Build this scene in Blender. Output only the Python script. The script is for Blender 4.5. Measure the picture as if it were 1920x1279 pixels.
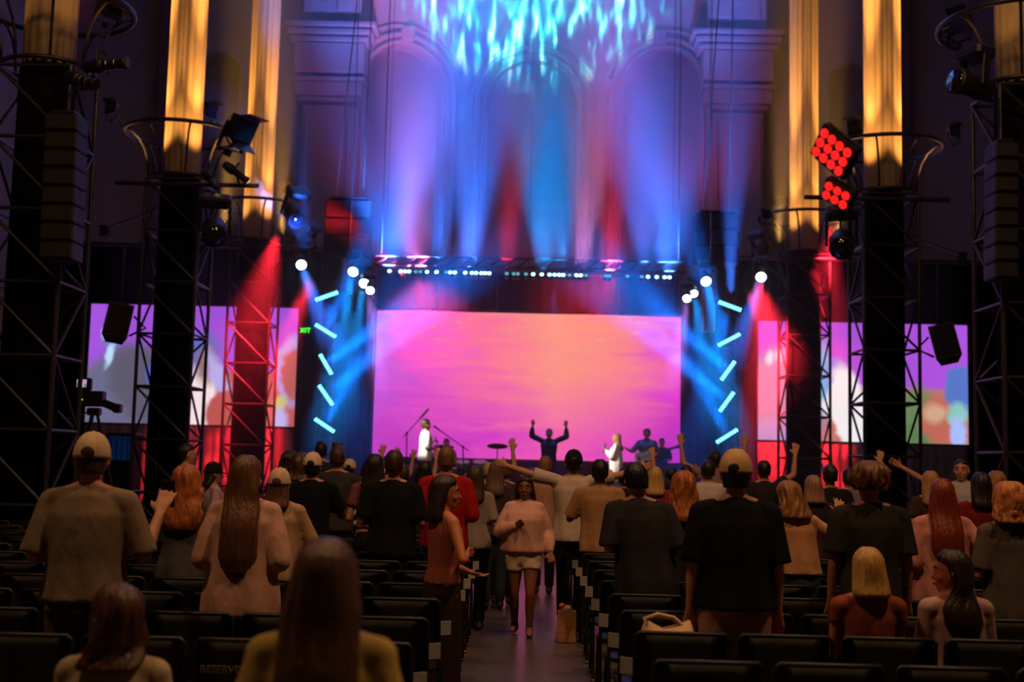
import bpy, bmesh, math, random
from mathutils import Vector, Matrix, noise
random.seed(7)
PI = math.pi
for _o in list(bpy.data.objects): bpy.data.objects.remove(_o, do_unlink=True)
SC = bpy.context.scene
COL = SC.collection

# ------------------------------------------------------------------ camera
FPX, W, H = 2300.0, 1920.0, 1279.0
CAM_H = 1.7
YAW, PITCH, ROLL = math.radians(0.72), math.atan(230/2300), math.radians(1.35)
cam_d = bpy.data.cameras.new('camera')
cam = bpy.data.objects.new('camera', cam_d); COL.objects.link(cam)
cam_d.sensor_width = 36.0; cam_d.lens = FPX/W*36.0; cam_d.clip_end = 200
CAMR = Matrix.Rotation(YAW, 3, 'Z') @ Matrix.Rotation(PI/2+PITCH, 3, 'X') @ Matrix.Rotation(ROLL, 3, 'Z')
cam.matrix_world = Matrix.Translation((0, 0, CAM_H)) @ CAMR.to_4x4()
cam_d.dof.use_dof = True; cam_d.dof.focus_distance = 9.5; cam_d.dof.aperture_fstop = 1.8
SC.camera = cam
def P(px, py, Y):
    d = CAMR @ Vector(((px-W/2)/FPX, -(py-H/2)/FPX, -1.0))
    return Vector((0, 0, CAM_H)) + d*(Y/d.y)

# ------------------------------------------------------------------ world, view
wd = bpy.data.worlds.new('world'); SC.world = wd; wd.use_nodes = True
wd.node_tree.nodes['Background'].inputs[0].default_value = (0, 0, 0, 1)
wd.node_tree.nodes['Background'].inputs[1].default_value = 0.0
SC.view_settings.view_transform = 'Standard'; SC.view_settings.look = 'None'
SC.view_settings.exposure = 0.0; SC.view_settings.gamma = 1.0
SC.view_settings.use_curve_mapping = False
SC.cycles.use_denoising = True
SC.cycles.use_adaptive_sampling = True; SC.cycles.adaptive_threshold = 0.035
SC.cycles.max_bounces = 4; SC.cycles.diffuse_bounces = 2; SC.cycles.glossy_bounces = 2
SC.cycles.volume_bounces = 0; SC.cycles.transparent_max_bounces = 6
SC.cycles.sample_clamp_indirect = 3.0
SC.cycles.caustics_reflective = False; SC.cycles.caustics_refractive = False

def spot(name, loc, target, power, color, angle=20, blend=0.6, size=0.05):
    l = bpy.data.lights.new(name, 'SPOT'); l.energy = power; l.color = color
    l.spot_size = math.radians(angle); l.spot_blend = blend; l.shadow_soft_size = size
    o = bpy.data.objects.new(name, l); COL.objects.link(o)
    o.location = loc
    o.rotation_euler = (Vector(target)-Vector(loc)).to_track_quat('-Z', 'Y').to_euler()
    return o

# house lights of the hall: warm lamps high over and behind the audience
WARM = (1.0, 0.55, 0.25)
HOUSE = [((4.5, 4.7, 12.0), (2.2, 8.0, 0.8), 1450, 165), ((-5.0, 4.3, 12.0), (-2.5, 8.0, 0.8), 1080, 165),
         ((1.5, 10.0, 13.5), (0.8, 13.5, 0.0), 850, 165)]
for loc, tgt, pw, an in HOUSE:
    spot('house_light_offscreen', loc, tgt, pw, WARM, an, 1.0, 0.35)
# haze scatter is seen inside the stage volume only (box built with the setting)
HAZE_DENSITY = 0.03
BEAM = 48.0          # overall level of the stage beams

# ------------------------------------------------------------------ materials
MATS = {}
def _new(name):
    m = bpy.data.materials.new(name); m.use_nodes = True
    nt = m.node_tree; b = nt.nodes['Principled BSDF']
    return m, nt, b
def lin(c):
    f = lambda v: v/12.92 if v <= 0.04045 else ((v+0.055)/1.055)**2.4
    return tuple(f(v/255.0) for v in c)
def mat(name, rgb, rough=0.7, metal=0.0, vary=0.15, scale=12.0, bump=0.0, bscale=60.0, spec=0.5, stretch=None, raw=False):
    if name in MATS: return MATS[name]
    m, nt, b = _new(name)
    c = rgb if raw else lin(rgb)
    tc = nt.nodes.new('ShaderNodeTexCoord'); src = tc.outputs['Object']
    if stretch:
        mp = nt.nodes.new('ShaderNodeMapping'); mp.inputs['Scale'].default_value = stretch
        nt.links.new(src, mp.inputs[0]); src = mp.outputs[0]
    n = nt.nodes.new('ShaderNodeTexNoise'); n.inputs['Scale'].default_value = scale; n.inputs['Detail'].default_value = 4
    nt.links.new(src, n.inputs['Vector'])
    r = nt.nodes.new('ShaderNodeMix'); r.data_type = 'RGBA'
    r.inputs[6].default_value = (*[v*(1-vary) for v in c], 1); r.inputs[7].default_value = (*[min(1, v*(1+vary)) for v in c], 1)
    nt.links.new(n.outputs['Fac'], r.inputs[0]); nt.links.new(r.outputs[2], b.inputs['Base Color'])
    b.inputs['Roughness'].default_value = rough; b.inputs['Metallic'].default_value = metal
    b.inputs['Specular IOR Level'].default_value = spec
    if bump > 0:
        n2 = nt.nodes.new('ShaderNodeTexNoise'); n2.inputs['Scale'].default_value = bscale; n2.inputs['Detail'].default_value = 3
        nt.links.new(src, n2.inputs['Vector'])
        bp = nt.nodes.new('ShaderNodeBump'); bp.inputs['Strength'].default_value = bump; bp.inputs['Distance'].default_value = 0.02
        nt.links.new(n2.outputs['Fac'], bp.inputs['Height']); nt.links.new(bp.outputs[0], b.inputs['Normal'])
    MATS[name] = m; return m
def emit(name, rgb, strength, raw=False):
    if name in MATS: return MATS[name]
    m, nt, b = _new(name); c = rgb if raw else lin(rgb)
    b.inputs['Base Color'].default_value = (0.02, 0.02, 0.02, 1)
    b.inputs['Emission Color'].default_value = (*c, 1); b.inputs['Emission Strength'].default_value = strength
    MATS[name] = m; return m
def cloth(rgb, pattern=None):
    k = 'cloth_%d_%d_%d' % rgb
    return mat(k, rgb, 0.92, 0, 0.16, 18, 0.9, 9, 0.25, (1.0, 1.0, .45))
def skin(rgb):
    return mat('skin_%d_%d_%d' % rgb, rgb, 0.5, 0, 0.08, 9, 0.05, 80, 0.4)
def hairm(rgb):
    return mat('hair_%d_%d_%d' % rgb, rgb, 0.42, 0, 0.7, 14, 0.35, 18, 0.5, (5.0, 5.0, 0.5))
BLACK = mat('black_metal', (24, 23, 24), 0.45, 0.3, 0.1, 20)
TRUSS = mat('truss_steel_black', (62, 58, 60), 0.38, 0.6, 0.2, 15)
BLACKP = mat('black_plastic', (20, 20, 21), 0.5, 0, 0.1, 20, 0.1, 120)
DRAPE = mat('black_drape_cloth', (15, 14, 17), 0.95, 0, 0.2, 6, 0.2, 30, 0.1)
LENSD = mat('dark_lens_glass', (20, 18, 30), 0.08, 0, 0.1, 10, 0, 60, 0.9)
CHROME = mat('chrome_steel', (150, 150, 155), 0.25, 0.9, 0.1, 20)

# ------------------------------------------------------------------ mesh helpers
class MB:
    def __init__(s): s.v = []; s.f = []
    def add(s, vs, fs):
        o = len(s.v); s.v += [tuple(v) for v in vs]; s.f += [tuple(i+o for i in f) for f in fs]; return s
    def box(s, c, d, M=None):
        x, y, z = d[0]/2, d[1]/2, d[2]/2
        vs = [Vector((i*x, j*y, k*z)) for i in (-1, 1) for j in (-1, 1) for k in (-1, 1)]
        if M is not None: vs = [M @ v for v in vs]
        vs = [v+Vector(c) for v in vs]
        return s.add(vs, [(0, 1, 3, 2), (4, 6, 7, 5), (0, 4, 5, 1), (2, 3, 7, 6), (0, 2, 6, 4), (1, 5, 7, 3)])
    def bbox(s, c, d, r=0.01, M=None):          # box with chamfered vertical+horizontal edges
        x, y, z = d[0]/2, d[1]/2, d[2]/2; r = min(r, x*.9, y*.9, z*.9)
        rings = []
        for zz, q in ((-z, r), (-z+r, 0), (z-r, 0), (z, r)):
            X, Y = x-q, y-q
            rings.append([Vector(p) for p in ((X-r, -Y, zz), (X, -Y+r, zz), (X, Y-r, zz), (X-r, Y, zz), (-X+r, Y, zz), (-X, Y-r, zz), (-X, -Y+r, zz), (-X+r, -Y, zz))])
        if M is not None: rings = [[M @ v for v in R] for R in rings]
        rings = [[v+Vector(c) for v in R] for R in rings]
        return s.loft(rings)
    def loft(s, rings, cap=True):
        n = len(rings[0]); o = len(s.v)
        for R in rings: s.v += [tuple(v) for v in R]
        for i in range(len(rings)-1):
            for j in range(n):
                k = (j+1) % n
                s.f.append((o+i*n+j, o+i*n+k, o+(i+1)*n+k, o+(i+1)*n+j))
        if cap:
            s.f.append(tuple(o+j for j in reversed(range(n))))
            s.f.append(tuple(o+(len(rings)-1)*n+j for j in range(n)))
        return s
    def tube(s, pts, rad, n=10, round_ends=False, closed=False):
        pts = [Vector(p) for p in pts]
        if not isinstance(rad, (list, tuple)): rad = [rad]*len(pts)
        rad = list(rad)
        if round_ends:
            d0 = (pts[0]-pts[1]).normalized(); d1 = (pts[-1]-pts[-2]).normalized()
            a, ra, b, rb = pts[0], rad[0], pts[-1], rad[-1]
            pts = [a+d0*ra*.95, a+d0*ra*.6]+pts+[b+d1*rb*.6, b+d1*rb*.95]
            rad = [ra*.3, ra*.8]+rad+[rb*.8, rb*.3]
        rings = []; up = None
        for i, p in enumerate(pts):
            if closed: t = (pts[(i+1) % len(pts)]-pts[i-1])
            else: t = pts[min(i+1, len(pts)-1)]-pts[max(i-1, 0)]
            t.normalize()
            if up is None:
                up = Vector((0, 0, 1)) if abs(t.z) < .9 else Vector((1, 0, 0))
            u = (up-t*up.dot(t))
            if u.length < 1e-4: u = t.orthogonal()
            u.normalize(); w = t.cross(u); up = u
            rings.append([p+(u*math.cos(2*PI*j/n)+w*math.sin(2*PI*j/n))*rad[i] for j in range(n)])
        if closed:
            o = len(s.v); m = len(rings)
            for R in rings: s.v += [tuple(v) for v in R]
            for i in range(m):
                for j in range(n):
                    k = (j+1) % n; i2 = (i+1) % m
                    s.f.append((o+i*n+j, o+i*n+k, o+i2*n+k, o+i2*n+j))
            return s
        return s.loft(rings)
    def ell(s, c, r, nu=12, nv=8, M=None):
        c = Vector(c); rings = []
        for i in range(nv+1):
            t = PI*(0.02+0.96*i/nv); z = -math.cos(t)*r[2]; q = math.sin(t)
            R = [Vector((math.cos(2*PI*j/nu)*q*r[0], math.sin(2*PI*j/nu)*q*r[1], z)) for j in range(nu)]
            if M is not None: R = [M @ v for v in R]
            rings.append([v+c for v in R])
        return s.loft(rings)
    def cyl(s, a, b, r, r2=None, n=16): return s.tube([a, b], [r, r if r2 is None else r2], n)
    def build(s, name, m, parent=None, smooth=False):
        me = bpy.data.meshes.new(name); me.from_pydata(s.v, [], s.f); me.update()
        if m is not None: me.materials.append(m)
        if smooth:
            me.polygons.foreach_set('use_smooth', [True]*len(me.polygons))
        return obj(name, me, parent)
def obj(name, me, parent=None, loc=None):
    o = bpy.data.objects.new(name, me); COL.objects.link(o)
    if parent is not None: o.parent = parent
    if loc is not None: o.location = loc
    return o
def tag(o, label=None, cat=None, group=None, kind=None):
    if label: o['label'] = label
    if cat: o['category'] = cat
    if group: o['group'] = group
    if kind: o['kind'] = kind
    return o
def thing(name, label, cat, loc=(0, 0, 0), rotz=0, group=None):
    o = obj(name, None, None, loc); o.rotation_euler = (0, 0, rotz); o.empty_display_size = 0.1
    return tag(o, label, cat, group)
_UC = {}
def rod(name, a, b, r, m, parent=None):
    """one straight tube; all tubes of one material share their mesh"""
    if m.name not in _UC:
        me = bpy.data.meshes.new('tube'); t = MB().tube([(0, 0, -.5), (0, 0, .5)], [1, 1], 8)
        me.from_pydata(t.v, [], t.f); me.materials.append(m)
        me.polygons.foreach_set('use_smooth', [len(p.vertices) == 4 for p in me.polygons]); _UC[m.name] = me
    a, b = Vector(a), Vector(b); d = b-a
    o = obj(name, _UC[m.name], parent, (a+b)/2)
    o.rotation_mode = 'QUATERNION'; o.rotation_quaternion = d.to_track_quat('Z', 'Y'); o.scale = (r, r, d.length)
    return o
def copy_tree(o, parent=None):
    c = o.copy(); COL.objects.link(c); c.parent = parent
    for ch in list(o.children): copy_tree(ch, c)
    return c
def struct(o): o['kind'] = 'structure'; return o

# ================================================================== SETTING
FLOOR = mat('polished_dark_concrete', (96, 84, 80), 0.30, 0, 0.35, 1.2, 0.05, 8, 0.5)
PLASTER = mat('hall_plaster', (150, 138, 132), 0.9, 0, 0.10, 1.5, 0.1, 20, 0.2)
PLASTER2 = mat('hall_plaster_panel', (128, 116, 116), 0.9, 0, 0.10, 1.0, 0.1, 20, 0.2)
STONE = mat('column_plaster', (196, 170, 138), 0.85, 0, 0.22, 1.3, 0.25, 14, 0.2, (3, 3, .5))
RW, YF, YB, ZC = 14.0, 35.4, -7.0, 20.0
struct(MB().box((0, (YF+YB)/2+1, -0.1), (2*RW, YF-YB+4, 0.2)).build('floor', FLOOR))
struct(MB().box((0, (YF+YB)/2+1, ZC+.1), (2*RW, YF-YB+4, 0.2)).build('ceiling', PLASTER2))
struct(MB().box((-RW-.1, (YF+YB)/2+1, ZC/2), (.2, YF-YB+4, ZC)).build('wall_left', PLASTER))
struct(MB().box((RW+.1, (YF+YB)/2+1, ZC/2), (.2, YF-YB+4, ZC)).build('wall_right', PLASTER))
struct(MB().box((0, YB-.1, ZC/2), (2*RW, .2, ZC)).build('wall_rear', PLASTER2))

def arch_panel(mb, back, x0, x1, z0, z1, cx, hw, zs, depth, xf, n=20):
    """wall slab x0..x1,z0..z1 with an arched opening (half width hw, springing zs); xf maps (x, d, z) to the world"""
    def q(a, b, c, d): mb.add([xf(*a), xf(*b), xf(*c), xf(*d)], [(0, 1, 2, 3)])
    D = 0.0
    q((x0, D, z0), (cx-hw, D, z0), (cx-hw, D, zs), (x0, D, zs)); q((cx+hw, D, z0), (x1, D, z0), (x1, D, zs), (cx+hw, D, zs))
    pts = [(cx-hw*math.cos(PI*i/n), zs+hw*math.sin(PI*i/n)) for i in range(n+1)]
    zt = zs+hw
    for i in range(n):
        (a, za), (b, zb) = pts[i], pts[i+1]
        ta = x0 if i == 0 else a; tb = x1 if i == n-1 else b
        q((a, D, za), (b, D, zb), (tb, D, z1), (ta, D, z1))
        q((a, D, za), (a, depth, za), (b, depth, zb), (b, D, zb))
    mb.add([xf(x0, D, zs), xf(cx-hw, D, zs), xf(x0, D, z1)], [(0, 1, 2)]); mb.add([xf(x1, D, zs), xf(cx+hw, D, zs), xf(x1, D, z1)], [(0, 2, 1)])
    for s_ in (-1, 1):
        q((cx+s_*hw, D, z0), (cx+s_*hw, depth, z0), (cx+s_*hw, depth, zs), (cx+s_*hw, D, zs))
    back.add([xf(cx-hw-.1, depth, z0), xf(cx+hw+.1, depth, z0), xf(cx+hw+.1, depth, z1), xf(cx-hw-.1, depth, z1)], [(0, 1, 2, 3)])

wf = struct(obj('wall_front', None)); wf.location = (0, 0, 0)
def wall_piece(name, mb, m=PLASTER, smooth=False): return mb.build(name, m, wf, smooth)
# apse: a middle facet set back and two side facets turned inwards, one tall arched niche in each
def facet(p0, p1, cx_frac, hw, zs, x_margin=0):
    p0, p1 = Vector(p0), Vector(p1); L = (p1-p0).length; t = (p1-p0)/L; nrm = Vector((-t.y, t.x, 0))
    if nrm.y < 0: nrm = -nrm
    xf = lambda x, d, z: Vector((p0.x, p0.y, 0))+t*x+nrm*d+Vector((0, 0, z))
    a, b = MB(), MB(); arch_panel(a, b, 0, L, 0, ZC, L*cx_frac, hw, zs, .45, xf)
    wall_piece('arch_surround', a); wall_piece('niche_panel', b, PLASTER2)
    for k, (dr, r) in enumerate(((.12, .07), (.34, .10), (.62, .06))):       # stepped archivolt mouldings
        R = hw+dr
        pts = [xf(L*cx_frac-R, -.03, 3.0)]+[xf(L*cx_frac-R*math.cos(PI*i/24), -.03, zs+R*math.sin(PI*i/24)) for i in range(25)]+[xf(L*cx_frac+R, -.03, 3.0)]
        wall_piece('arch_moulding', MB().tube(pts, r, 6), PLASTER, True)
    wall_piece('keystone', MB().bbox(xf(L*cx_frac, -.05, zs+hw+.38), (.42, .28, .5), .06), PLASTER)
CY = 36.9
def Xat(px, Y): return P(px, 90, Y).x
facet((-2.15, CY, 0), (2.15, CY, 0), .5, 1.40, 12.75)
facet((-5.35, 35.2, 0), (-2.15, CY, 0), .47, 1.24, 12.95)
facet((2.15, CY, 0), (5.35, 35.2, 0), .53, 1.24, 12.95)
for s_ in (-1, 1):                                            # corner shafts between the facets
    wall_piece('corner_shaft', MB().cyl((s_*2.15, CY-.08, 0), (s_*2.15, CY-.08, 13.2), .17, None, 12), PLASTER, True)
    wall_piece('shaft_capital', MB().tube([(s_*2.15, CY-.08, 13.0), (s_*2.15, CY-.08, 13.25), (s_*2.15, CY-.08, 13.5)], [.18, .24, .32], 12), PLASTER, True)
# flanking walls with the big pilasters and smaller dark niches
for s_ in (-1, 1):
    xf = lambda x, d, z: Vector((x, YF+d, z))
    a, b = MB(), MB(); lo, hi = sorted((s_*5.35, s_*RW))
    arch_panel(a, b, lo, hi, 0, ZC, s_*9.35, .62, 13.1, .5, xf); wall_piece('arch_surround', a); wall_piece('niche_panel', b, PLASTER2)
    px_ = s_*5.95
    wall_piece('pilaster_shaft', MB().bbox((px_, YF-.32, 6.0), (1.55, .64, 12.0), .05))
    for dx in (-.62, .62): wall_piece('pilaster_fillet', MB().bbox((px_+dx, YF-.66, 6.3), (.10, .08, 11.0), .02))
    for z, w, h in ((12.12, 1.75, .12), (12.42, 1.95, .42), (12.72, 2.1, .14), (13.35, 2.05, .9), (13.9, 2.3, .16), (14.12, 2.5, .18), (14.34, 2.7, .16)):
        wall_piece('capital_course', MB().bbox((px_, YF-.36, z), (w, .72+.25*(w-1.55), h), .03))
    wall_piece('upper_pier', MB().bbox((px_, YF-.3, 17.2), (1.7, .6, 5.6), .04))
    for dx in (-.4, .4): wall_piece('pier_panel', MB().bbox((px_+dx, YF-.62, 17.0), (.5, .06, 4.4), .02))
    wall_piece('wall_pilaster', MB().bbox((s_*10.75, YF-.14, 10), (.7, .28, 20), .04), mat('dark_red_stucco', (104, 66, 62), .9, 0, .15, 2))
# black drape hung along the lower wall, in separate gathered panels
def drape(name, x0, x1, y, z0, z1, m, parent=None, amp=.06, per=.22):
    n = max(8, int((x1-x0)/per*6)); vs = []; fs = []
    for i in range(n+1):
        x = x0+(x1-x0)*i/n; dy = amp*math.sin(2*PI*(x-x0)/per)+amp*.5*math.sin(2*PI*(x-x0)/(per*2.7)+1)
        for z, kk in ((z0, 1.0), (z1, .55)): vs.append((x, y+dy*kk, z))
    for i in range(n): fs.append((2*i, 2*i+2, 2*i+3, 2*i+1))
    o = MB().add(vs, fs); o.add([(v[0], v[1]+.012, v[2]) for v in vs], [tuple(reversed(f)) for f in fs])
    return o.build(name, m, parent, True)
for s_, side in ((-1, 'exit sign'), (1, 'guitar player')):
    t = thing('stage_drape', 'tall black gathered drape behind the video screen beside the %s' % ('green exit sign' if s_ < 0 else 'bass player'), 'curtain', (0, 0, 0))
    for k in range(4):
        lo, hi = sorted((s_*(5.3+2.05*k), s_*(5.3+2.05*(k+1)-.04))); hi = min(hi, 13.4); lo = max(lo, -13.4)
        drape('drape_panel', lo, hi, 34.1, 0.0, 7.55, DRAPE, t)
    rod('batten_pipe', (s_*5.3, 34.1, 7.62), (s_*13.4, 34.1, 7.62), .05, TRUSS, t)

# ------------------------------------------------------------------ stage
STZ = 0.9
SY = 25.6
st = thing('stage', 'low black stage platform under the large pink video wall', 'stage', (0, 0, 0))
STM = mat('stage_vinyl', (27, 27, 29), 0.35, 0, 0.2, 2)
for i in range(6):
    for j in range(4):
        MB().bbox((-4.75+1.9*i, SY+1.03+2.06*j, STZ-.05), (1.88, 2.04, .1), .01).build('deck_panel', STM, st)
for i in range(6):
    MB().bbox((-4.75+1.9*i, SY+.02, (STZ-.1)/2), (1.86, .04, STZ-.1), .01).build('skirt_panel', mat('stage_skirt', (24, 24, 26), .9), st)
for i in range(7):
    for yy in (SY+.3, SY+4.5, SY+8.1): rod('leg', (-5.5+1.833*i, yy, 0), (-5.5+1.833*i, yy, STZ-.1), .04, BLACK, st)

# main video wall
def led_material():
    m, nt, b = _new('pink_video_wall_picture'); N, L = nt.nodes, nt.links
    tc = N.new('ShaderNodeTexCoord'); sp = N.new('ShaderNodeSeparateXYZ'); L.new(tc.outputs['Generated'], sp.inputs[0])
    def ramp(src, stops):
        r = N.new('ShaderNodeValToRGB'); e = r.color_ramp.elements
        e[0].position, e[0].color = stops[0][0], (*lin(stops[0][1]), 1); e[1].position, e[1].color = stops[-1][0], (*lin(stops[-1][1]), 1)
        for p_, c_ in stops[1:-1]:
            k = e.new(p_); k.color = (*lin(c_), 1)
        L.new(src, r.inputs[0]); return r.outputs[0]
    def mix(f, a, b_):
        x = N.new('ShaderNodeMix'); x.data_type = 'RGBA'; L.new(f, x.inputs[0]) if not isinstance(f, float) else setattr(x.inputs[0], 'default_value', f)
        L.new(a, x.inputs[6]); L.new(b_, x.inputs[7]); return x.outputs[2]
    mp = N.new('ShaderNodeMapping'); mp.inputs['Scale'].default_value = (2.0, 1, 5.5); L.new(tc.outputs['Generated'], mp.inputs[0])
    nz = N.new('ShaderNodeTexNoise'); nz.inputs['Scale'].default_value = 2.3; nz.inputs['Detail'].default_value = 5; nz.inputs['Distortion'].default_value = 1.2
    L.new(mp.outputs[0], nz.inputs['Vector'])
    ma = N.new('ShaderNodeMath'); ma.operation = 'MULTIPLY_ADD'; ma.inputs[1].default_value = .34; ma.inputs[2].default_value = -.17; L.new(nz.outputs['Fac'], ma.inputs[0])
    def addm(a, b_):
        x = N.new('ShaderNodeMath'); L.new(a, x.inputs[0]); L.new(b_, x.inputs[1]); return x.outputs[0]
    u = addm(sp.outputs['X'], ma.outputs[0]); v = addm(sp.outputs['Z'], ma.outputs[0])
    top = ramp(u, [(0.0, (198, 96, 226)), (.14, (240, 88, 206)), (.36, (255, 116, 156)), (.60, (255, 152, 128)), (.82, (255, 134, 140)), (1.0, (232, 62, 204))])
    bot = ramp(u, [(0.0, (196, 56, 190)), (.35, (214, 62, 196)), (.6, (244, 96, 172)), (.85, (222, 62, 190)), (1.0, (186, 40, 180))])
    f = ramp(v, [(.12, (0, 0, 0)), (.62, (255, 255, 255))])
    c = mix(f, bot, top)
    # sparkle flecks along the top
    mp2 = N.new('ShaderNodeMapping'); mp2.inputs['Scale'].default_value = (9, 1, 20); L.new(tc.outputs['Generated'], mp2.inputs[0])
    n2 = N.new('ShaderNodeTexNoise'); n2.inputs['Scale'].default_value = 2.0; n2.inputs['Detail'].default_value = 3; n2.inputs['Distortion'].default_value = 1.5; L.new(mp2.outputs[0], n2.inputs['Vector'])
    mr = N.new('ShaderNodeMapRange'); mr.inputs[1].default_value = .60; mr.inputs[2].default_value = .80; L.new(n2.outputs['Fac'], mr.inputs[0])
    mv = N.new('ShaderNodeMapRange'); mv.inputs[1].default_value = .55; mv.inputs[2].default_value = 1.0; L.new(sp.outputs['Z'], mv.inputs[0])
    mm = N.new('ShaderNodeMath'); mm.operation = 'MULTIPLY'; L.new(mr.outputs[0], mm.inputs[0]); L.new(mv.outputs[0], mm.inputs[1])
    rgb = N.new('ShaderNodeRGB'); rgb.outputs[0].default_value = (*lin((255, 190, 120)), 1)
    c = mix(mm.outputs[0], c, rgb.outputs[0])
    L.new(c, b.inputs['Emission Color']); b.inputs['Emission Strength'].default_value = 1.05
    b.inputs['Base Color'].default_value = (.01, .01, .01, 1); b.inputs['Roughness'].default_value = .6
    return m
LY = 31.0
pTL, pTR, pBL = P(707, 582, LY), P(1277, 594, LY), P(702, 855, LY)
lx0, lx1, lz1, lz0 = pTL.x, pTR.x, (pTL.z+pTR.z)/2, pBL.z
led = thing('video_wall', 'large glowing pink and orange video wall behind the band', 'screen', ((lx0+lx1)/2, LY, STZ))
lw, lh = lx1-lx0, lz1-lz0
MB().box((0, 0, lz0-STZ+lh/2), (lw, .02, lh)).build('display', led_material(), led)
MB().box((0, .09, lz0-STZ+lh/2), (lw+.06, .14, lh+.06)).build('housing', BLACK, led)
MB().bbox((0, .05, (lz0-STZ)/2-.02), (lw+.06, .3, lz0-STZ-.05), .02).build('base', mat('black_base', (22, 22, 24), .7), led)
# masking drapes either side of the wall and the valance over it
for s_ in (-1, 1):
    t = thing('masking_drape', 'narrow dark drape between the video wall and the lit bars beside the %s' % ('white jacket singer' if s_ < 0 else 'bass player'), 'curtain')
    lo, hi = sorted((s_*4.0, s_*5.35))
    drape('drape_panel', lo, hi, 31.6, STZ, 6.0, mat('side_drape', (9, 9, 10), 1.0, 0, .15, 5, 0, 60, 0.0), t)
    rod('batten_pipe', (lo, 31.6, 6.03), (hi, 31.6, 6.03), .03, TRUSS, t)
vt = t = thing('valance', 'dark valance of drape panels hung above the pink video wall', 'curtain')
for k in range(5):
    drape('drape_panel', -3.9+1.56*k, -3.9+1.56*(k+1)-.03, 31.3, 5.62, 6.55, mat('dark_valance_cloth', (46, 42, 44), .95, 0, .25, 3), t, .03, .3)
rod('batten_pipe', (-3.9, 31.3, 6.58), (3.9, 31.3, 6.58), .035, TRUSS, t)
for x in (-3.7, 0, 3.7): rod('hanging_cable', (x, 31.3, 6.58), (x, 31.3, ZC), .01, TRUSS, t)

# side screens showing the camera picture of the singers
def layers_material(name, base_top, base_bot, layers):
    m, nt, b = _new(name); N, L = nt.nodes, nt.links
    tc = N.new('ShaderNodeTexCoord'); sp = N.new('ShaderNodeSeparateXYZ'); L.new(tc.outputs['Generated'], sp.inputs[0])
    nz = N.new('ShaderNodeTexNoise'); nz.inputs['Scale'].default_value = 9; L.new(tc.outputs['Generated'], nz.inputs['Vector'])
    cur = None
    def rgbn(c):
        x = N.new('ShaderNodeRGB'); x.outputs[0].default_value = (*lin(c), 1); return x.outputs[0]
    def mixn(f, a, c):
        x = N.new('ShaderNodeMix'); x.data_type = 'RGBA'; L.new(f, x.inputs[0]); L.new(a, x.inputs[6]); L.new(c, x.inputs[7]); return x.outputs[2]
    mr = N.new('ShaderNodeMapRange'); mr.inputs[1].default_value = .44; mr.inputs[2].default_value = .47; L.new(sp.outputs['Z'], mr.inputs[0])
    cur = mixn(mr.outputs[0], rgbn(base_bot), rgbn(base_top))
    for (cx, cy, rx, ry, rot, soft, col) in layers:
        mp = N.new('ShaderNodeMapping'); mp.vector_type = 'TEXTURE'
        mp.inputs['Location'].default_value = (cx, 0, cy); mp.inputs['Rotation'].default_value = (0, math.radians(rot), 0); mp.inputs['Scale'].default_value = (rx, 1e3, ry)
        va = N.new('ShaderNodeVectorMath'); va.operation = 'MULTIPLY_ADD'; va.inputs[1].default_value = (.06, 0, .06); L.new(nz.outputs['Color'], va.inputs[0]); L.new(tc.outputs['Generated'], va.inputs[2])
        L.new(va.outputs[0], mp.inputs[0])
        ln = N.new('ShaderNodeVectorMath'); ln.operation = 'LENGTH'; L.new(mp.outputs[0], ln.inputs[0])
        q = N.new('ShaderNodeMapRange'); q.inputs[1].default_value = 1+soft; q.inputs[2].default_value = 1-soft; q.inputs[3].default_value = 0; q.inputs[4].default_value = 1
        L.new(ln.outputs['Value'], q.inputs[0]); cur = mixn(q.outputs[0], cur, rgbn(col))
    L.new(cur, b.inputs['Emission Color']); b.inputs['Emission Strength'].default_value = 1.0; b.inputs['Base Color'].default_value = (.01, .01, .01, 1)
    return m
SIDE_L = layers_material('camera_picture_a', (166, 84, 224), (196, 92, 88), [
    (.20, .18, .26, .50, 8, .12, (108, 106, 140)), (.30, .35, .16, .35, -12, .2, (96, 92, 112)), (.14, .74, .055, .10, 0, .3, (110, 120, 190)),
    (.13, .60, .02, .10, 10, .4, (190, 225, 255)), (.10, .78, .02, .05, 0, .4, (200, 220, 255)),
    (.38, .45, .06, .12, 0, .3, (70, 110, 240)), (.53, .22, .115, .50, 3, .12, (250, 236, 240)), (.585, .64, .09, .16, 0, .3, (96, 110, 200)), (.60, .54, .05, .16, 0, .4, (140, 118, 110)),
    (.67, .40, .04, .26, -14, .4, (176, 180, 245)), (.72, .12, .12, .20, 0, .08, (186, 88, 80)), (.88, .25, .17, .22, 0, .2, (204, 104, 96)),
    (1.02, .50, .09, .30, 0, .12, (176, 168, 236)), (1.03, .46, .07, .22, 0, .15, (190, 100, 96)), (.965, .22, .03, .07, 0, .3, (196, 206, 120)), (.97, .06, .035, .12, 0, .3, (190, 190, 250))])
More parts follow.
